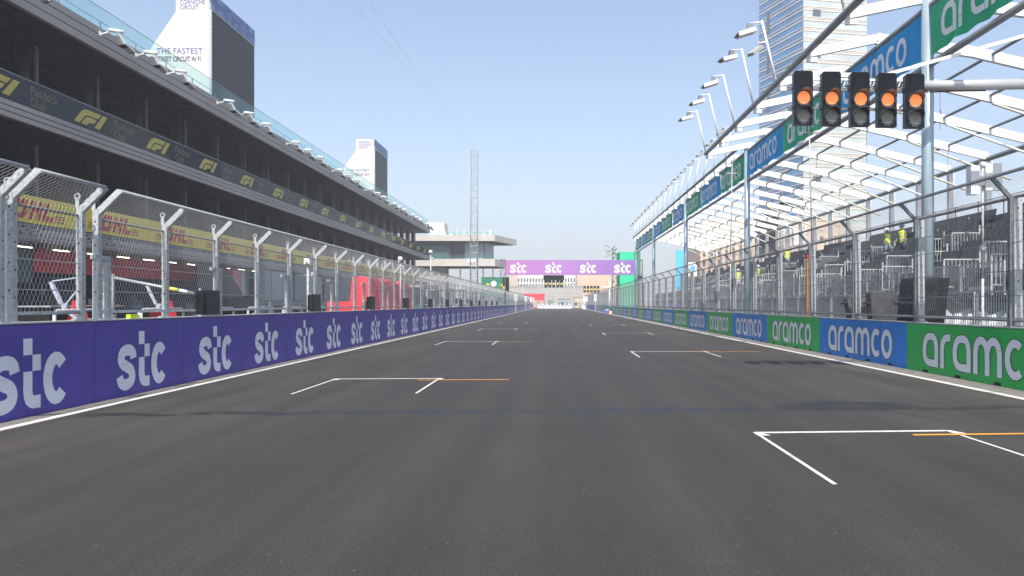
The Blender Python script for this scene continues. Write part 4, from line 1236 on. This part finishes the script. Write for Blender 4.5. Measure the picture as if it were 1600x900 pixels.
# ---- seats
b = MB(); b.box(-.02, .38, -.215, .215, .38, .43); b.box(.02, .1, -.2, -.17, 0, .38); b.box(.02, .1, .17, .2, 0, .38); sdat = b.data('seat_pan', M['seat'])
b = MB()
b.prism([(.34, .42), (.40, .42), (.52, .86), (.47, .88)], lambda x, z: (x, -.215, z), lambda x, z: (x, .215, z)); bdat = b.data('backrest', M['seat'])
b = MB(); b.box(.375, .38, -.06, .06, .62, .74); tdat = b.data('paper_tag', M['letter_grey'])
AISLES = [26.0, 34.2, 42.4, 50.6, 58.8, 67.0, 75.2, 83.4, 91.6, 99.8]
cand = []
for r, (x, z) in enumerate(ROWS):
    k = 0
    y = 20.3
    while y < 102.6:
        gap = any(abs(y - a) < 1.0 for a in AISLES)
        # stair openings eat the lower middle rows
        voidd = any(abs(y - a) < 1.9 for a in AISLES) and 2 <= r <= 4
        if not gap and not voidd:
            k += 1
            cand.append((y, r, x, z, k))
        y += .49
vis = [c for c in cand if 870 + 1180 * c[2] / c[0] < 1606]
vis.sort(key=lambda c: c[0] + c[1] * .01)
near = vis[:300]; rest = vis[300:]
cnt = {}
for (y, r, x, z, k) in near:
    cnt[r] = cnt.get(r, 0) + 1
    s = thing('stadium_chair', 'dark grey grandstand seat, %s from the right end of the %s row up' % (nth(cnt[r]), nth(r + 1)), 'seat', (x + .25, y, z), 0, 'dark grey seats of the grandstand')
    link('seat_pan', sdat, s); link('backrest', bdat, s)
    if random.random() < .07: link('paper_tag', tdat, s)
b = MB()
for (y, r, x, z, k) in rest:
    b.box(x + .23, x + .63, y - .215, y + .215, z + .36, z + .42)
    b.box(x + .62, x + .70, y - .215, y + .215, z + .42, z + .87)
    if random.random() < .06:
        b.cur = 1; b.box(x + .6, x + .612, y - .07, y + .07, z + .6, z + .75); b.cur = 0
tag(b.build('seat_rows', [M['seat'], M['letter_grey']]), 'many dark grey seats filling the farther terraces of the grandstand', 'seats', kind='stuff')

# ---- stair railings at the aisles
def stair_rail():
    t = thing('stair_railing', '', 'railing', (14, 26, 1.9))
    for s in (-1, 1):
        b = MB()
        y = s * 1.5
        for (xa, za, w) in ((.0, .1, 1.3), (1.5, .75, 1.3), (3.0, 1.55, 1.2)):
            zt = za + 1.15
            b.bar((xa, y, zt), (xa + w, y, zt), .05); b.bar((xa, y, za + .15), (xa + w, y, za + .15), .04)
            b.bar((xa, y, za - .3), (xa, y, zt), .06); b.bar((xa + w, y, za - .3), (xa + w, y, zt + .35), .06)
            for i in range(1, 9): b.bar((xa + w * i / 9, y, za + .15), (xa + w * i / 9, y, zt), .022)
        b.build('side_rail', M['rail'], t)
    b = MB()
    for (xa, za) in ((1.4, .6), (4.2, 1.75)):
        b.bar((xa, -1.5, za + 1.1), (xa, 1.5, za + 1.1), .05); b.bar((xa, -1.5, za + .1), (xa, 1.5, za + .1), .04)
        for i in range(1, 20): b.bar((xa, -1.5 + 3 * i / 20, za + .1), (xa, -1.5 + 3 * i / 20, za + 1.1), .022)
    b.build('cross_rail', M['rail'], t)
    b = MB()
    for i in range(9): b.box(.1 + i * .4, .5 + i * .4, -.8, .8, -.1 + i * .225, .0 + i * .225)
    b.build('steps', M['galv'], t)
    return t
sr = stair_rail()
for i, a in enumerate(AISLES[:9]):
    t = sr if i == 0 else copy_tree(sr)
    t.location = (14.1, a, 2.0)
    tag(t, 'white barred stair railing in the grandstand aisle, %s from the near end' % nth(i + 1), 'railing', 'stair railings in the grandstand aisles')

# terrace railing and the ground fence in front of the stand
def rail_panel(wd, hg, n, name, m='rail', foot=False):
    b = MB()
    b.bar((0, 0, hg), (0, wd, hg), .045); b.bar((0, 0, .12), (0, wd, .12), .035)
    b.bar((0, .02, 0), (0, .02, hg), .05); b.bar((0, wd - .02, 0), (0, wd - .02, hg), .05)
    for i in range(1, n): b.bar((0, wd * i / n, .12), (0, wd * i / n, hg), .016)
    if foot: b.box(-.25, .25, 0, .06, 0, .03)
    return b.data(name, M[m])
rp1 = rail_panel(2.4, .98, 20, 'terrace_railing')
for k in range(33):
    o = link('terrace_railing', rp1, None, (13.05, 22 + 2.45 * k, 1.9))
    tag(o, 'white barred railing panel along the terrace front, %s from the near end' % nth(k + 1), 'railing', 'railing panels along the terrace front')
rp2 = rail_panel(2.2, 1.95, 18, 'crowd_fence', 'galv_light', True)
for k in range(34):
    o = link('crowd_fence', rp2, None, (11.9, 17.0 + 2.25 * k, .006))
    o.rotation_euler = (0, 0, (random.random() - .5) * .03)
    tag(o, 'tall barred crowd fence panel on the ground before the grandstand, %s from the near end' % nth(k + 1), 'fence', 'crowd fence panels before the grandstand')

# ---- clutter behind the right fence
def seat_stack(x, y, n, lean, hgt, lab):
    """rows of seat shells stood on end, nested one against the next"""
    t = thing('stacked_seats', lab, 'seat stack', (x, y, .006), 0)
    for i in range(n):
        y0 = i * .115
        b = MB()
        b.prism([(y0, .1), (y0 + .05, .1), (y0 + .05 + lean * .5, hgt * .5), (y0 + .05 + lean, hgt), (y0 + lean, hgt), (y0 + lean * .5, hgt * .5)],
                lambda a, z: (0, a, z), lambda a, z: (.75, a, z))
        for zz in (.45, 1.05, 1.65):
            if zz < hgt - .2: b.prism([(y0 + lean * zz / hgt, zz), (y0 + lean * zz / hgt + .10, zz - .05), (y0 + lean * zz / hgt + .10, zz + .05)], lambda a, z: (-.10, a, z), lambda a, z: (.4, a, z))
        b.build('seat_row', M['seat' if i % 4 else 'rubber'], t)
    b = MB(); b.box(-.05, .85, -.05, n * .115 + .05, 0, .09); b.build('pallet', M['rubber'], t)
seat_stack(10.0, 21.2, 12, -.55, 2.35, 'tall black stack of seat shells behind the right fence near the blue pole')
seat_stack(10.1, 23.9, 4, .45, 2.0, 'lower black stack of seat shells left of the tallest stack')
seat_stack(10.2, 25.6, 4, .95, 1.85, 'black stack of seat shells leaning left, farthest from the blue pole')
t = thing('fire_extinguisher', 'red fire extinguisher standing beside the foot of the blue pole', 'extinguisher', (10.55, 21.6, .8))
b = MB(); b.tube((0, 0, 0), (0, 0, .55), .11, 12); b.tube((0, 0, .55), (0, 0, .64), .11, 12, r2=.04); b.build('cylinder', M['red_cloth'], t)
b = MB(); b.tube((0, 0, .64), (0, 0, .70), .03, 8); b.bar((0, 0, .70), (0, -.14, .72), .03); b.path([(.05, 0, .66), (.14, -.04, .55), (.14, -.04, .2)], .013, 5); b.build('valve', M['white'], t)
b = MB(); b.box(-.2, .2, -.2, .2, -.8, -.005); b.build('base_box', M['grey_panel'], t)
# crumpled white sheeting
b = MB(); n = 40; rr = random.Random(5)
hh = [[.55 + .28 * math.sin(i * .5) * math.cos(j * 1.3) + rr.uniform(-.12, .12) for j in range(6)] for i in range(n + 1)]
for i in range(n):
    for j in range(5):
        def q(a, c): return (c * .32, a * .16, .0 if c in (0, 5) else max(.05, hh[a][c]))
        b.face([q(i, j), q(i + 1, j), q(i + 1, j + 1), q(i, j + 1)])
b.face([(0, 0, 0), (1.6, 0, 0)] + [(c * .32, 0, hh[0][c]) for c in (4, 3, 2, 1)])
b.cur = 1; b.box(-.1, 1.7, -.1, n * .16 + .1, -.7, -.01)
tag(b.build('plastic_sheeting', [M['sheet_white'], M['grey_panel']], None, (12.6, 18.6, .72)), 'long heap of crumpled white plastic sheeting on a grey bench before the stand', 'sheeting')
t = thing('boom_lift', 'upright orange boom with red collars behind the right catch fence', 'boom', (10.1, 30.2, .006))
b = MB(); b.box(-.11, .11, -.11, .11, .2, 3.4); b.box(.12, .24, -.07, .07, .4, 1.9); b.build('mast', M['orange'], t)
for z in (.95, 3.42):
    b = MB(); b.box(-.13, .13, -.13, .13, z, z + .16); b.tube((0, 0, z + .16), (0, 0, z + .3), .04, 6); b.build('collar', M['red_cloth'], t)
b = MB(); b.box(-.35, .45, -.4, .4, 0, .2); b.build('base', M['orange'], t)
for x in (-.3, .4):
    b = MB(); b.tube((x, -.42, .12), (x, -.34, .12), .12, 12); b.build('wheel', M['rubber'], t)
def thin_mast(x, y, h, lab, r=.035, boxes=False, kink=0):
    t = thing('thin_mast', lab, 'mast', (x, y, .006))
    b = MB(); b.tube((kink, 0, h * .45), (0, 0, h), r * .8, 7); b.tube((kink, 0, 0), (kink, 0, h * .45), r, 7); b.box(kink - .2, kink + .2, -.2, .2, 0, .03); b.build('pole', M['galv_light'], t)
    b = MB(); b.tube((-.06, 0, h), (.06, 0, h), .07, 8); b.tube((-.35, 0, h * .93), (.35, 0, h * .93), .015, 5); b.tube((0, -.05, h * .6), (0, .05, h * .6), .06, 8); b.build('fitting', M['white'], t)
    if boxes:
        b = MB(); b.box(.03, .42, -.08, .05, h - .62, h + .02); b.build('antenna_panel', M['white'], t)
        b = MB(); b.box(-.34, -.14, -.12, .1, h - .72, h - .05); b.box(-.12, .0, -.10, .1, h - .5, h - .3); b.build('junction_box', M['letter_grey'], t)
thin_mast(10.35, 31.0, 9.3, 'thin pale mast rising behind the nearest orange starting light', kink=.12)
thin_mast(10.2, 43.9, 9.9, 'thin pale mast crossing the green roof banner far down the stand', kink=-.1)
thin_mast(10.15, 18.0, 4.95, 'thin mast with white antenna panels behind the right catch fence', boxes=True)
# big screen on scaffold
t = thing('video_screen', 'large black video screen facing the track at the back of the grandstand', 'screen', (23, 79, 0))
b = MB(); b.box(-.12, .25, .3, 8.2, 6.8, 10.85); b.build('panel', M['screen'], t)
b = MB()
for y in (1, 4, 7.4): b.bar((.4, y, 0), (.4, y, 10.6), .15)
b.build('support', M['galv_dark'], t)
b = MB()
for y in (.6, 2.6, 5.6, 7.2): b.tube((-.3, y, 11.0), (-.1, y, 10.85), .05, 6); b.tube((-.5, y - .2, 11.15), (-.25, y, 11.05), .22, 8)
b.build('spotlight', M['black'], t)
t = thing('scaffold_tower', 'white scaffold tower standing beside the black video screen', 'scaffold', (24.4, 78.5, 0))
b = MB(); lattice(b, 0, 0, 0, 11.6, 2.2, 1.5, .07, .045); lattice(b, -.9, 0, 0, 11.6, .5, .7, .05, .03); b.build('frame', M['rail'], t)
b = MB(); b.box(-.2, 1.2, -1.3, -.9, 7.6, 9.2); b.build('white_unit', M['white_bld'], t)
b = MB()
for x in (-1.2, -.6): b.tube((x, -.5, 11.9), (x + .2, -.9, 12.2), .25, 8); b.tube((x, 0, 11.6), (x, -.4, 11.9), .04, 5)
b.build('spotlight', M['black'], t)

# ---- workers in hi-vis vests
def person(x, y, z, rz, lab, trouser='trouser', helmet='helmet', bend=.0, arm=.0):
    t = thing('person', lab, 'person', (x, y, z), rz)
    me = bpy.data.meshes.new('body')
    V_ = [(0, 0, .95), (0, bend * .3, 1.15), (0, bend * .7, 1.40), (0, bend * .9, 1.50), (0, bend + .01, 1.56), (0, bend + .03, 1.68),
          (.10, 0, .90), (.11, .03, .50), (.11, 0, .08), (.12, -.14, .04), (-.10, 0, .90), (-.11, -.02, .50), (-.12, 0, .08), (-.13, -.14, .04),
          (.19, bend * .7, 1.40), (.26, bend * .5 - .02, 1.14), (.24, bend * .5 - .20 - arm, .98 + arm), (-.19, bend * .7, 1.40), (-.27, bend * .5, 1.14), (-.25, bend * .5 - .16, .92)]
    E_ = [(0,1),(1,2),(2,3),(3,4),(4,5),(0,6),(6,7),(7,8),(8,9),(0,10),(10,11),(11,12),(12,13),(2,14),(14,15),(15,16),(2,17),(17,18),(18,19)]
    rad = [.15,.14,.15,.06,.065,.095,.10,.07,.045,.04,.10,.07,.045,.04,.06,.045,.035,.06,.045,.035]
    me.from_pydata(V_, E_, []); me.materials.append(M['skin'])
    o = link('body', me, t)
    mod = o.modifiers.new('skin', 'SKIN')
    for i, r in enumerate(rad): me.skin_vertices[0].data[i].radius = (r, r * .85)
    me.skin_vertices[0].data[0].use_root = True
    o.modifiers.new('sub', 'SUBSURF').levels = 1
    o.modifiers['sub'].render_levels = 1
    for tn, (cx, zt, zb, ra, rb_) in {'l': (.11, .92, .08, .115, .075), 'r': (-.11, .92, .08, .115, .075)}.items():
        b = MB(); b.tube((cx, .01, zb), (cx, .01, .5), rb_, 10, r2=.088); b.tube((cx, .01, .5), (cx * .9, 0, zt), .088, 10, r2=ra)
        b.build('trouser_leg', M[trouser], t)
    b = MB()
    prof = [(.86, .17, .13, 0), (1.0, .18, .14, bend * .1), (1.2, .19, .15, bend * .4), (1.38, .215, .145, bend * .7), (1.47, .15, .11, bend * .85)]
    for (z0, a0, c0, o0), (z1, a1, c1, o1) in zip(prof, prof[1:]):
        for i in range(12):
            t0, t1 = 2 * math.pi * i / 12, 2 * math.pi * (i + 1) / 12
            b.face([(a0 * math.cos(t0), c0 * math.sin(t0) + o0, z0), (a0 * math.cos(t1), c0 * math.sin(t1) + o0, z0), (a1 * math.cos(t1), c1 * math.sin(t1) + o1, z1), (a1 * math.cos(t0), c1 * math.sin(t0) + o1, z1)])
    b.build('vest', M['hi_vis'], t)
    b = MB()
    for z_, o0 in ((1.02, bend * .12), (1.22, bend * .42)):
        for i in range(12):
            t0, t1 = 2 * math.pi * i / 12, 2 * math.pi * (i + 1) / 12
            b.face([(.197 * math.cos(t0), .157 * math.sin(t0) + o0, z_), (.197 * math.cos(t1), .157 * math.sin(t1) + o0, z_), (.198 * math.cos(t1), .158 * math.sin(t1) + o0, z_ + .05), (.198 * math.cos(t0), .158 * math.sin(t0) + o0, z_ + .05)])
    b.build('reflective_band', M['letter_grey'], t)
    b = MB(); rings = [(1.68, .125), (1.74, .118), (1.79, .085), (1.815, .03)]
    for (z0, r0), (z1, r1) in zip(rings, rings[1:]): b.tube((0, bend + .03, z0), (0, bend + .03, z1), r0, 12, r2=r1, caps=False)
    b.box(-.09, .09, bend - .16, bend - .08, 1.675, 1.69)
    b.build('helmet', M[helmet], t)
    b = MB(); b.tube((0, bend - .075, 1.625), (0, bend - .095, 1.60), .018, 6); b.build('nose', M['skin'], t)
person(17.5, 40.0, ROWS[4][1], R(20), 'worker in yellow vest standing high in the seats, left of the near pair')
person(17.5, 38.2, ROWS[4][1], R(-70), 'worker in yellow vest and dark sleeves, right of the near pair', 'shirt', 'shirt', -.06)
person(16.35, 68.0, ROWS[2][1], R(10), 'worker in yellow vest and white trousers, leftmost and lowest in the stand', 'trouser_white', 'helmet')
person(16.2, 61.0, ROWS[2][1], R(60), 'worker in yellow vest bending beside the white railings under the video screen', 'trouser', 'helmet', -.1, .1)
person(18.3, 60.0, ROWS[5][1], R(0), 'worker in yellow vest and yellow helmet standing before the scaffold tower', 'trouser', 'helmet_yellow')

# ================================================================== DISTANCE
# hazy tower block
A = Vector((81.6, 250)); dl = Vector((-.348, 1)).normalized(); D = 25.2
B = Vector((104.5, 254.5)); Ab = A + dl * D; Bb = B + dl * D
tw = thing('high_rise', 'tall hazy glass tower with cream bands, blue on its shaded side', 'building', (A.x, A.y, 0))
def P2(v): return (v.x - A.x, v.y - A.y)
HT = 132
b = MB()
for (p, q, mi) in ((Ab, A, 0), (A, B, 1), (B, Bb, 0), (Bb, Ab, 0)):
    b.cur = mi
    p2, q2 = P2(p), P2(q)
    b.face([(*p2, 0), (*q2, 0), (*q2, HT), (*p2, HT)])
b.cur = 1; b.face([(*P2(Ab), HT), (*P2(A), HT), (*P2(B), HT), (*P2(Bb), HT)])
b.build('wall', [M['tower_glass'], M['tower_pale']], tw)
b = MB()
nrm_l = Vector((-dl.y, dl.x)); f = (B - A).normalized(); nrm_f = Vector((f.y, -f.x))
k = 0; z = 2.0
while z < HT:
    for (p, q, nn) in ((Ab, A, nrm_l), (A, B, nrm_f)):
        for dz, hgt, off in ((0, .40, .16), (.72, .22, .10), (1.2, .26, .14)):
            if nn is nrm_l and dz < 1 and dz > .5: continue
            a_, c_ = P2(p + nn * off), P2(q + nn * off); a0, c0 = P2(p), P2(q)
            zz = z + dz
            b.face([(*a_, zz), (*c_, zz), (*c_, zz + hgt), (*a_, zz + hgt)])
            b.face([(*a0, zz), (*c0, zz), (*c_, zz), (*a_, zz)])
            b.face([(*a0, zz + hgt), (*a_, zz + hgt), (*c_, zz + hgt), (*c0, zz + hgt)])
    z += 3.46; k += 1
b.build('floor_bands', M['tower_stone'], tw)
for (p0, ff, nn, dist) in ((A, f, nrm_f, 3.4), (A, dl, nrm_l, 18.5)):
    k = 0; z = 14
    while z < HT - 5:
        p = p0 + ff * dist + nn * .22; q = p + ff * (2.8 if ff is f else 1.6)
        hh_ = 2.2 if ff is f else 8
        b = MB(); b.face([(*P2(p), z), (*P2(q), z), (*P2(q), z + hh_), (*P2(p), z + hh_)])
        p, q = p - nn * .4, q - nn * .4
        b.face([(*P2(q), z), (*P2(p), z), (*P2(p), z + hh_), (*P2(q), z + hh_)])
        b.build('window', M['window'], tw)
        z += 13.84

def block(name, lab, x0, x1, y0, y1, h, m, rows=(), cols=0, wm='window', cat='building', ww=.5, wh=.5):
    t = thing(name, lab, cat, (x0, y0, 0))
    b = MB(); b.box(0, x1 - x0, 0, y1 - y0, 0, h); b.build('wall', M[m], t)
    b = MB(); b.box(-.15, x1 - x0 + .15, -.15, y1 - y0, h, h + .4); b.build('parapet', M[m], t)
    if cols:
        cw = (x1 - x0) / cols
        for z in rows:
            b = MB()
            for i in range(cols): b.box(cw * i + cw * (1 - ww) / 2, cw * i + cw * (1 + ww) / 2, -.06, .02, z, z + 1.5 * wh * 2)
            b.build('window_row', M[wm], t)
    return t
block('office_building', 'white far building with two rows of dark windows behind the violet gantry', -15.8, 7.6, 300, 330, 13.2, 'white_bld', (7.9, 10.1), 20, ww=.45, wh=.5)
block('office_building', 'narrow beige building left of the white one behind the gantry', -19.5, -15.9, 300, 330, 13.0, 'beige')
block('office_building', 'peach building right of the white one behind the gantry', 7.8, 24.0, 298, 330, 13.5, 'peach', (9.2,), 9, 'beige', ww=.4)
block('boundary_building', 'long low grey wall of a building across the end of the straight', -22, 10, 288, 292, 8.0, 'grey_bld', (4.6, 6.0), 14, 'fascia_light', ww=.92, wh=.06)
block('canopy_building', 'small red roofed building across the end of the straight', -12.2, -4.4, 262, 270, 4.6, 'red_cloth', (.3,), 4, 'grey_bld', ww=.8, wh=.8)
block('apartment_block', 'pale beige apartment block behind the far end of the grandstand', 39, 78, 205, 230, 24, 'beige', (6, 10, 14, 18), 16, ww=.4, wh=.6)
block('apartment_block', 'peach apartment block just right of the cyan sign', 36.5, 46, 192, 200, 17.0, 'peach', (4, 7.5, 11, 13.5), 5, ww=.35, wh=.6)
b = MB(); b.box(0, .3, 0, 2.0, 0, 3); 
t = thing('blue_hoarding', 'tall plain sky blue hoarding behind the far grandstand terrace', 'hoarding', (22.0, 139, 0))
b = MB(); b.box(0, 1.7, 0, .3, 0, 11.4); b.build('face', M['cyan'], t)
b = MB()
for z in (5, 7, 9): b.tube((1.9, .1, z), (2.0, -.2, z + .5), .25, 6)
b.bar((1.85, .15, 0), (1.85, .15, 11.2), .15); b.build('post', M['galv_dark'], t)
t = thing('sign_board', 'white upright sign with a sky blue disc near the blue hoarding', 'sign', (24.2, 139, 0))
b = MB(); b.box(0, 1.6, 0, .2, 6.6, 9.2); b.build('face', M['white'], t)
b = MB(); b.tube((.8, -.02, 8.1), (.8, 0, 8.1), .5, 16); b.build('disc', M['cyan'], t)
b = MB(); b.bar((.8, .3, 0), (.8, .3, 6.6), .2); b.build('post', M['galv'], t)
t = thing('scaffold_building', 'bright green wrapped scaffold building at the far end of the grandstand', 'building', (11.3, 135, 0))
b = MB(); b.box(0, 2.6, 0, 8, 0, 10.9); b.build('wrap', M['green_wrap'], t)
b = MB(); lattice(b, -.7, .7, 0, 10.6, 1.2, 1.4, .06, .04); b.build('scaffold', M['green_dark'], t)
b = MB(); b.box(2.7, 3.6, -.5, 7, 0, 10.9); b.build('side_wrap', M['green_dark'], t)
b = MB(); b.tube((-1.6, 0, 0), (-1.6, 0, 11.9), .05, 6); b.build('pole', M['rail'], t)
rnd = random.Random(9)
b = MB()
for i in range(14): b.tube((rnd.uniform(-3.2, -.4), rnd.uniform(0, 1.5), 10.5 + rnd.uniform(-.8, 1.6)), (rnd.uniform(-3, -.2), rnd.uniform(0, 1.5), 11 + rnd.uniform(-.5, 1.3)), .04, 4)
b.build('loose_poles', M['galv_dark'], t)
t = thing('green_hoarding', 'green hoarding with yellow figures left of the gantry', 'hoarding', (-15.2, 152, 0))
b = MB(); b.box(0, 5.6, 0, .3, 3.0, 6.9); b.build('face', M['green_dark'], t)
b = MB()
for x, z in ((.9, 4.6), (1.3, 5.4), (4.0, 5.3), (4.6, 4.8), (2.6, 5.9)): b.tube((x, -.03, z), (x, -.01, z), .32, 10)
b.build('yellow_figures', M['yellow'], t)
b = MB(); b.tube((2.5, -.05, 5.6), (2.5, -.035, 5.6), .6, 12); b.build('white_figure', M['white'], t)
b = MB(); b.bar((.3, .4, 0), (.3, .4, 6.9), .2); b.bar((5.3, .4, 0), (5.3, .4, 6.9), .2); b.build('post', M['galv_dark'], t)
b = MB(); b.box(0, 1.3, 0, .3, .0, 7.0); tag(b.build('green_hoarding', M['green_wrap'], None, (-10.9, 152, 0)), 'plain green upright board just left of the gantry leg', 'hoarding')
b = MB(); b.box(0, .9, 0, .2, 1.9, 3.7); b.bar((.45, .1, 0), (.45, .1, 1.9), .1)
tag(b.build('green_hoarding', M['green_dark'], None, (-9.4, 118, 0)), 'small green board standing at the far end of the left fence', 'hoarding')
b = MB(); b.box(0, .5, 0, .06, 1.75, 2.45); b.bar((.25, .1, 0), (.25, .1, 1.8), .06); b.cur = 1; b.path([(.38, -.01, 2.3), (.2, -.01, 2.34), (.12, -.01, 2.1), (.2, -.01, 1.88), (.38, -.01, 1.9), (.38, -.01, 2.08), (.27, -.01, 2.08)], .025, 4)
tag(b.build('letter_sign', [M['white'], M['black']], None, (-8.9, 101, 0)), 'small white sign with a letter G behind the far left fence', 'sign')
b = MB(); b.box(0, 1.5, 0, 1.2, 0, 1.6); b.box(.1, 1.4, -.03, 0, .1, 1.5)
tag(b.build('dark_container', M['grey_panel'], None, (-2.6, 246, 1.0)), 'small dark grey box just above the white barrier row at the end of the straight', 'container')
for i, (x, y, h_) in enumerate(((-11.5, 255, 7.5), (-1.5, 275, 9.5), (6.2, 268, 8.5), (13.5, 190, 11.5))):
    t = thing('light_pole', 'thin pale pole at the far end of the straight, %s from the left' % nth(i + 1), 'pole', (x, y, 0), 0, 'thin poles at the far end of the straight')
    b = MB(); b.tube((0, 0, 0), (0, 0, h_), .10, 6); b.build('pole', M['galv_light'], t)
    b = MB(); b.box(-.9, .9, -.1, .1, h_, h_ + .15); b.box(-.9, -.4, -.3, .1, h_ + .15, h_ + .4); b.box(.4, .9, -.3, .1, h_ + .15, h_ + .4); b.build('lamp_bar', M['galv_dark'], t)
for i, (x, w_, h_, m_) in enumerate(((-20, 3.0, 3.4, 'white_bld'), (-3.5, 2.5, 2.6, 'galv_light'), (0.5, 4.5, 3.2, 'pale_blue'), (6.0, 3.0, 3.8, 'beige'))):
    t = thing('site_cabin', 'small site cabin across the end of the straight, %s from the left' % nth(i + 1), 'cabin', (x, 266 + i, 0), 0, 'site cabins at the end of the straight')
    b = MB(); b.box(0, w_, 0, 3, 0, h_); b.build('wall', M[m_], t)
    b = MB(); b.box(-.15, w_ + .15, -.2, 3.1, h_, h_ + .2); b.build('roof', M['grey_bld'], t)
    b = MB(); b.box(.3, w_ * .45, -.04, .02, .9, 2.0); b.build('window', M['window'], t)
    b = MB(); b.box(w_ * .6, w_ * .6 + .8, -.04, .02, 0, 2.1); b.build('door', M['grey_panel'], t)
# white distance boards on the far fences
for i, (x, y) in enumerate(((-7.5, 138), (-7.45, 181), (-7.4, 215), (-7.35, 238))):
    b = MB(); b.box(-.25, .25, 0, .04, 2.0, 3.35); b.bar((0, .06, 0), (0, .06, 3.2), .06); b.cur = 1; b.box(-.04, .04, -.012, 0, 2.3, 3.05)
    tag(b.build('distance_board', [M['white'], M['black']], None, (x, y, 0)), 'small white upright board on the far left fence, %s from the camera' % nth(i + 1), 'board', 'white boards on the far left fence')
for i, (x, y) in enumerate(((8.6, 168), (8.6, 217), (8.6, 227), (8.6, 236), (8.6, 240))):
    b = MB(); b.box(-.3, .3, 0, .04, 2.2, 3.6); b.bar((0, .06, 0), (0, .06, 3.4), .06); b.cur = 1; b.box(-.05, .05, -.012, 0, 2.5, 3.3)
    tag(b.build('distance_board', [M['white'], M['grey_panel']], None, (x, y, 0)), 'small white upright board on the far right fence, %s from the camera' % nth(i + 1), 'board', 'white boards on the far right fence')
t = thing('trackside_blocks', 'small red, white and blue blocks lying by the right wall far down the track', 'blocks', (7.5, 119, 0))
b = MB(); b.box(-.1, .35, 0, .5, 0, .55); b.build('blue_block', M['blue'], t)
b = MB(); b.box(.38, .75, -.1, .4, 0, .38); b.build('red_block', M['red_cloth'], t)
b = MB(); b.box(.8, 1.15, 0, .5, 0, .45); b.box(.2, .7, .1, .5, .56, .7); b.build('white_block', M['white'], t)
for i, (x, y) in enumerate(((7.6, 228), (7.3, 205))):
    b = MB(); b.box(0, .5, 0, .8, 0, .7); b.prism([(0, .7), (.5, .7), (.4, 1.0), (.1, 1.0)], lambda a, z: (a, 0, z), lambda a, z: (a, .8, z))
    tag(b.build('plastic_block', M['plastic_white'], None, (x, y, 0)), ('single white plastic block right of the far barrier row', 'nearer small white plastic block by the far right wall')[i], 'block')

# ================================================================== HAZE
HAZE = 0.0010
if HAZE:
    hm = bpy.data.materials.new('haze'); hm.use_nodes = True
    t_ = hm.node_tree
    for n_ in list(t_.nodes): t_.nodes.remove(n_)
    out = t_.nodes.new('ShaderNodeOutputMaterial'); pv = t_.nodes.new('ShaderNodeVolumePrincipled')
    pv.inputs['Color'].default_value = (.93, .95, 1, 1); pv.inputs['Density'].default_value = HAZE
    t_.links.new(pv.outputs[0], out.inputs['Volume'])
    b = MB(); b.box(-1310, 1310, -310, 1710, -1.02, 136)
    tag(b.build('haze', hm), kind='stuff')
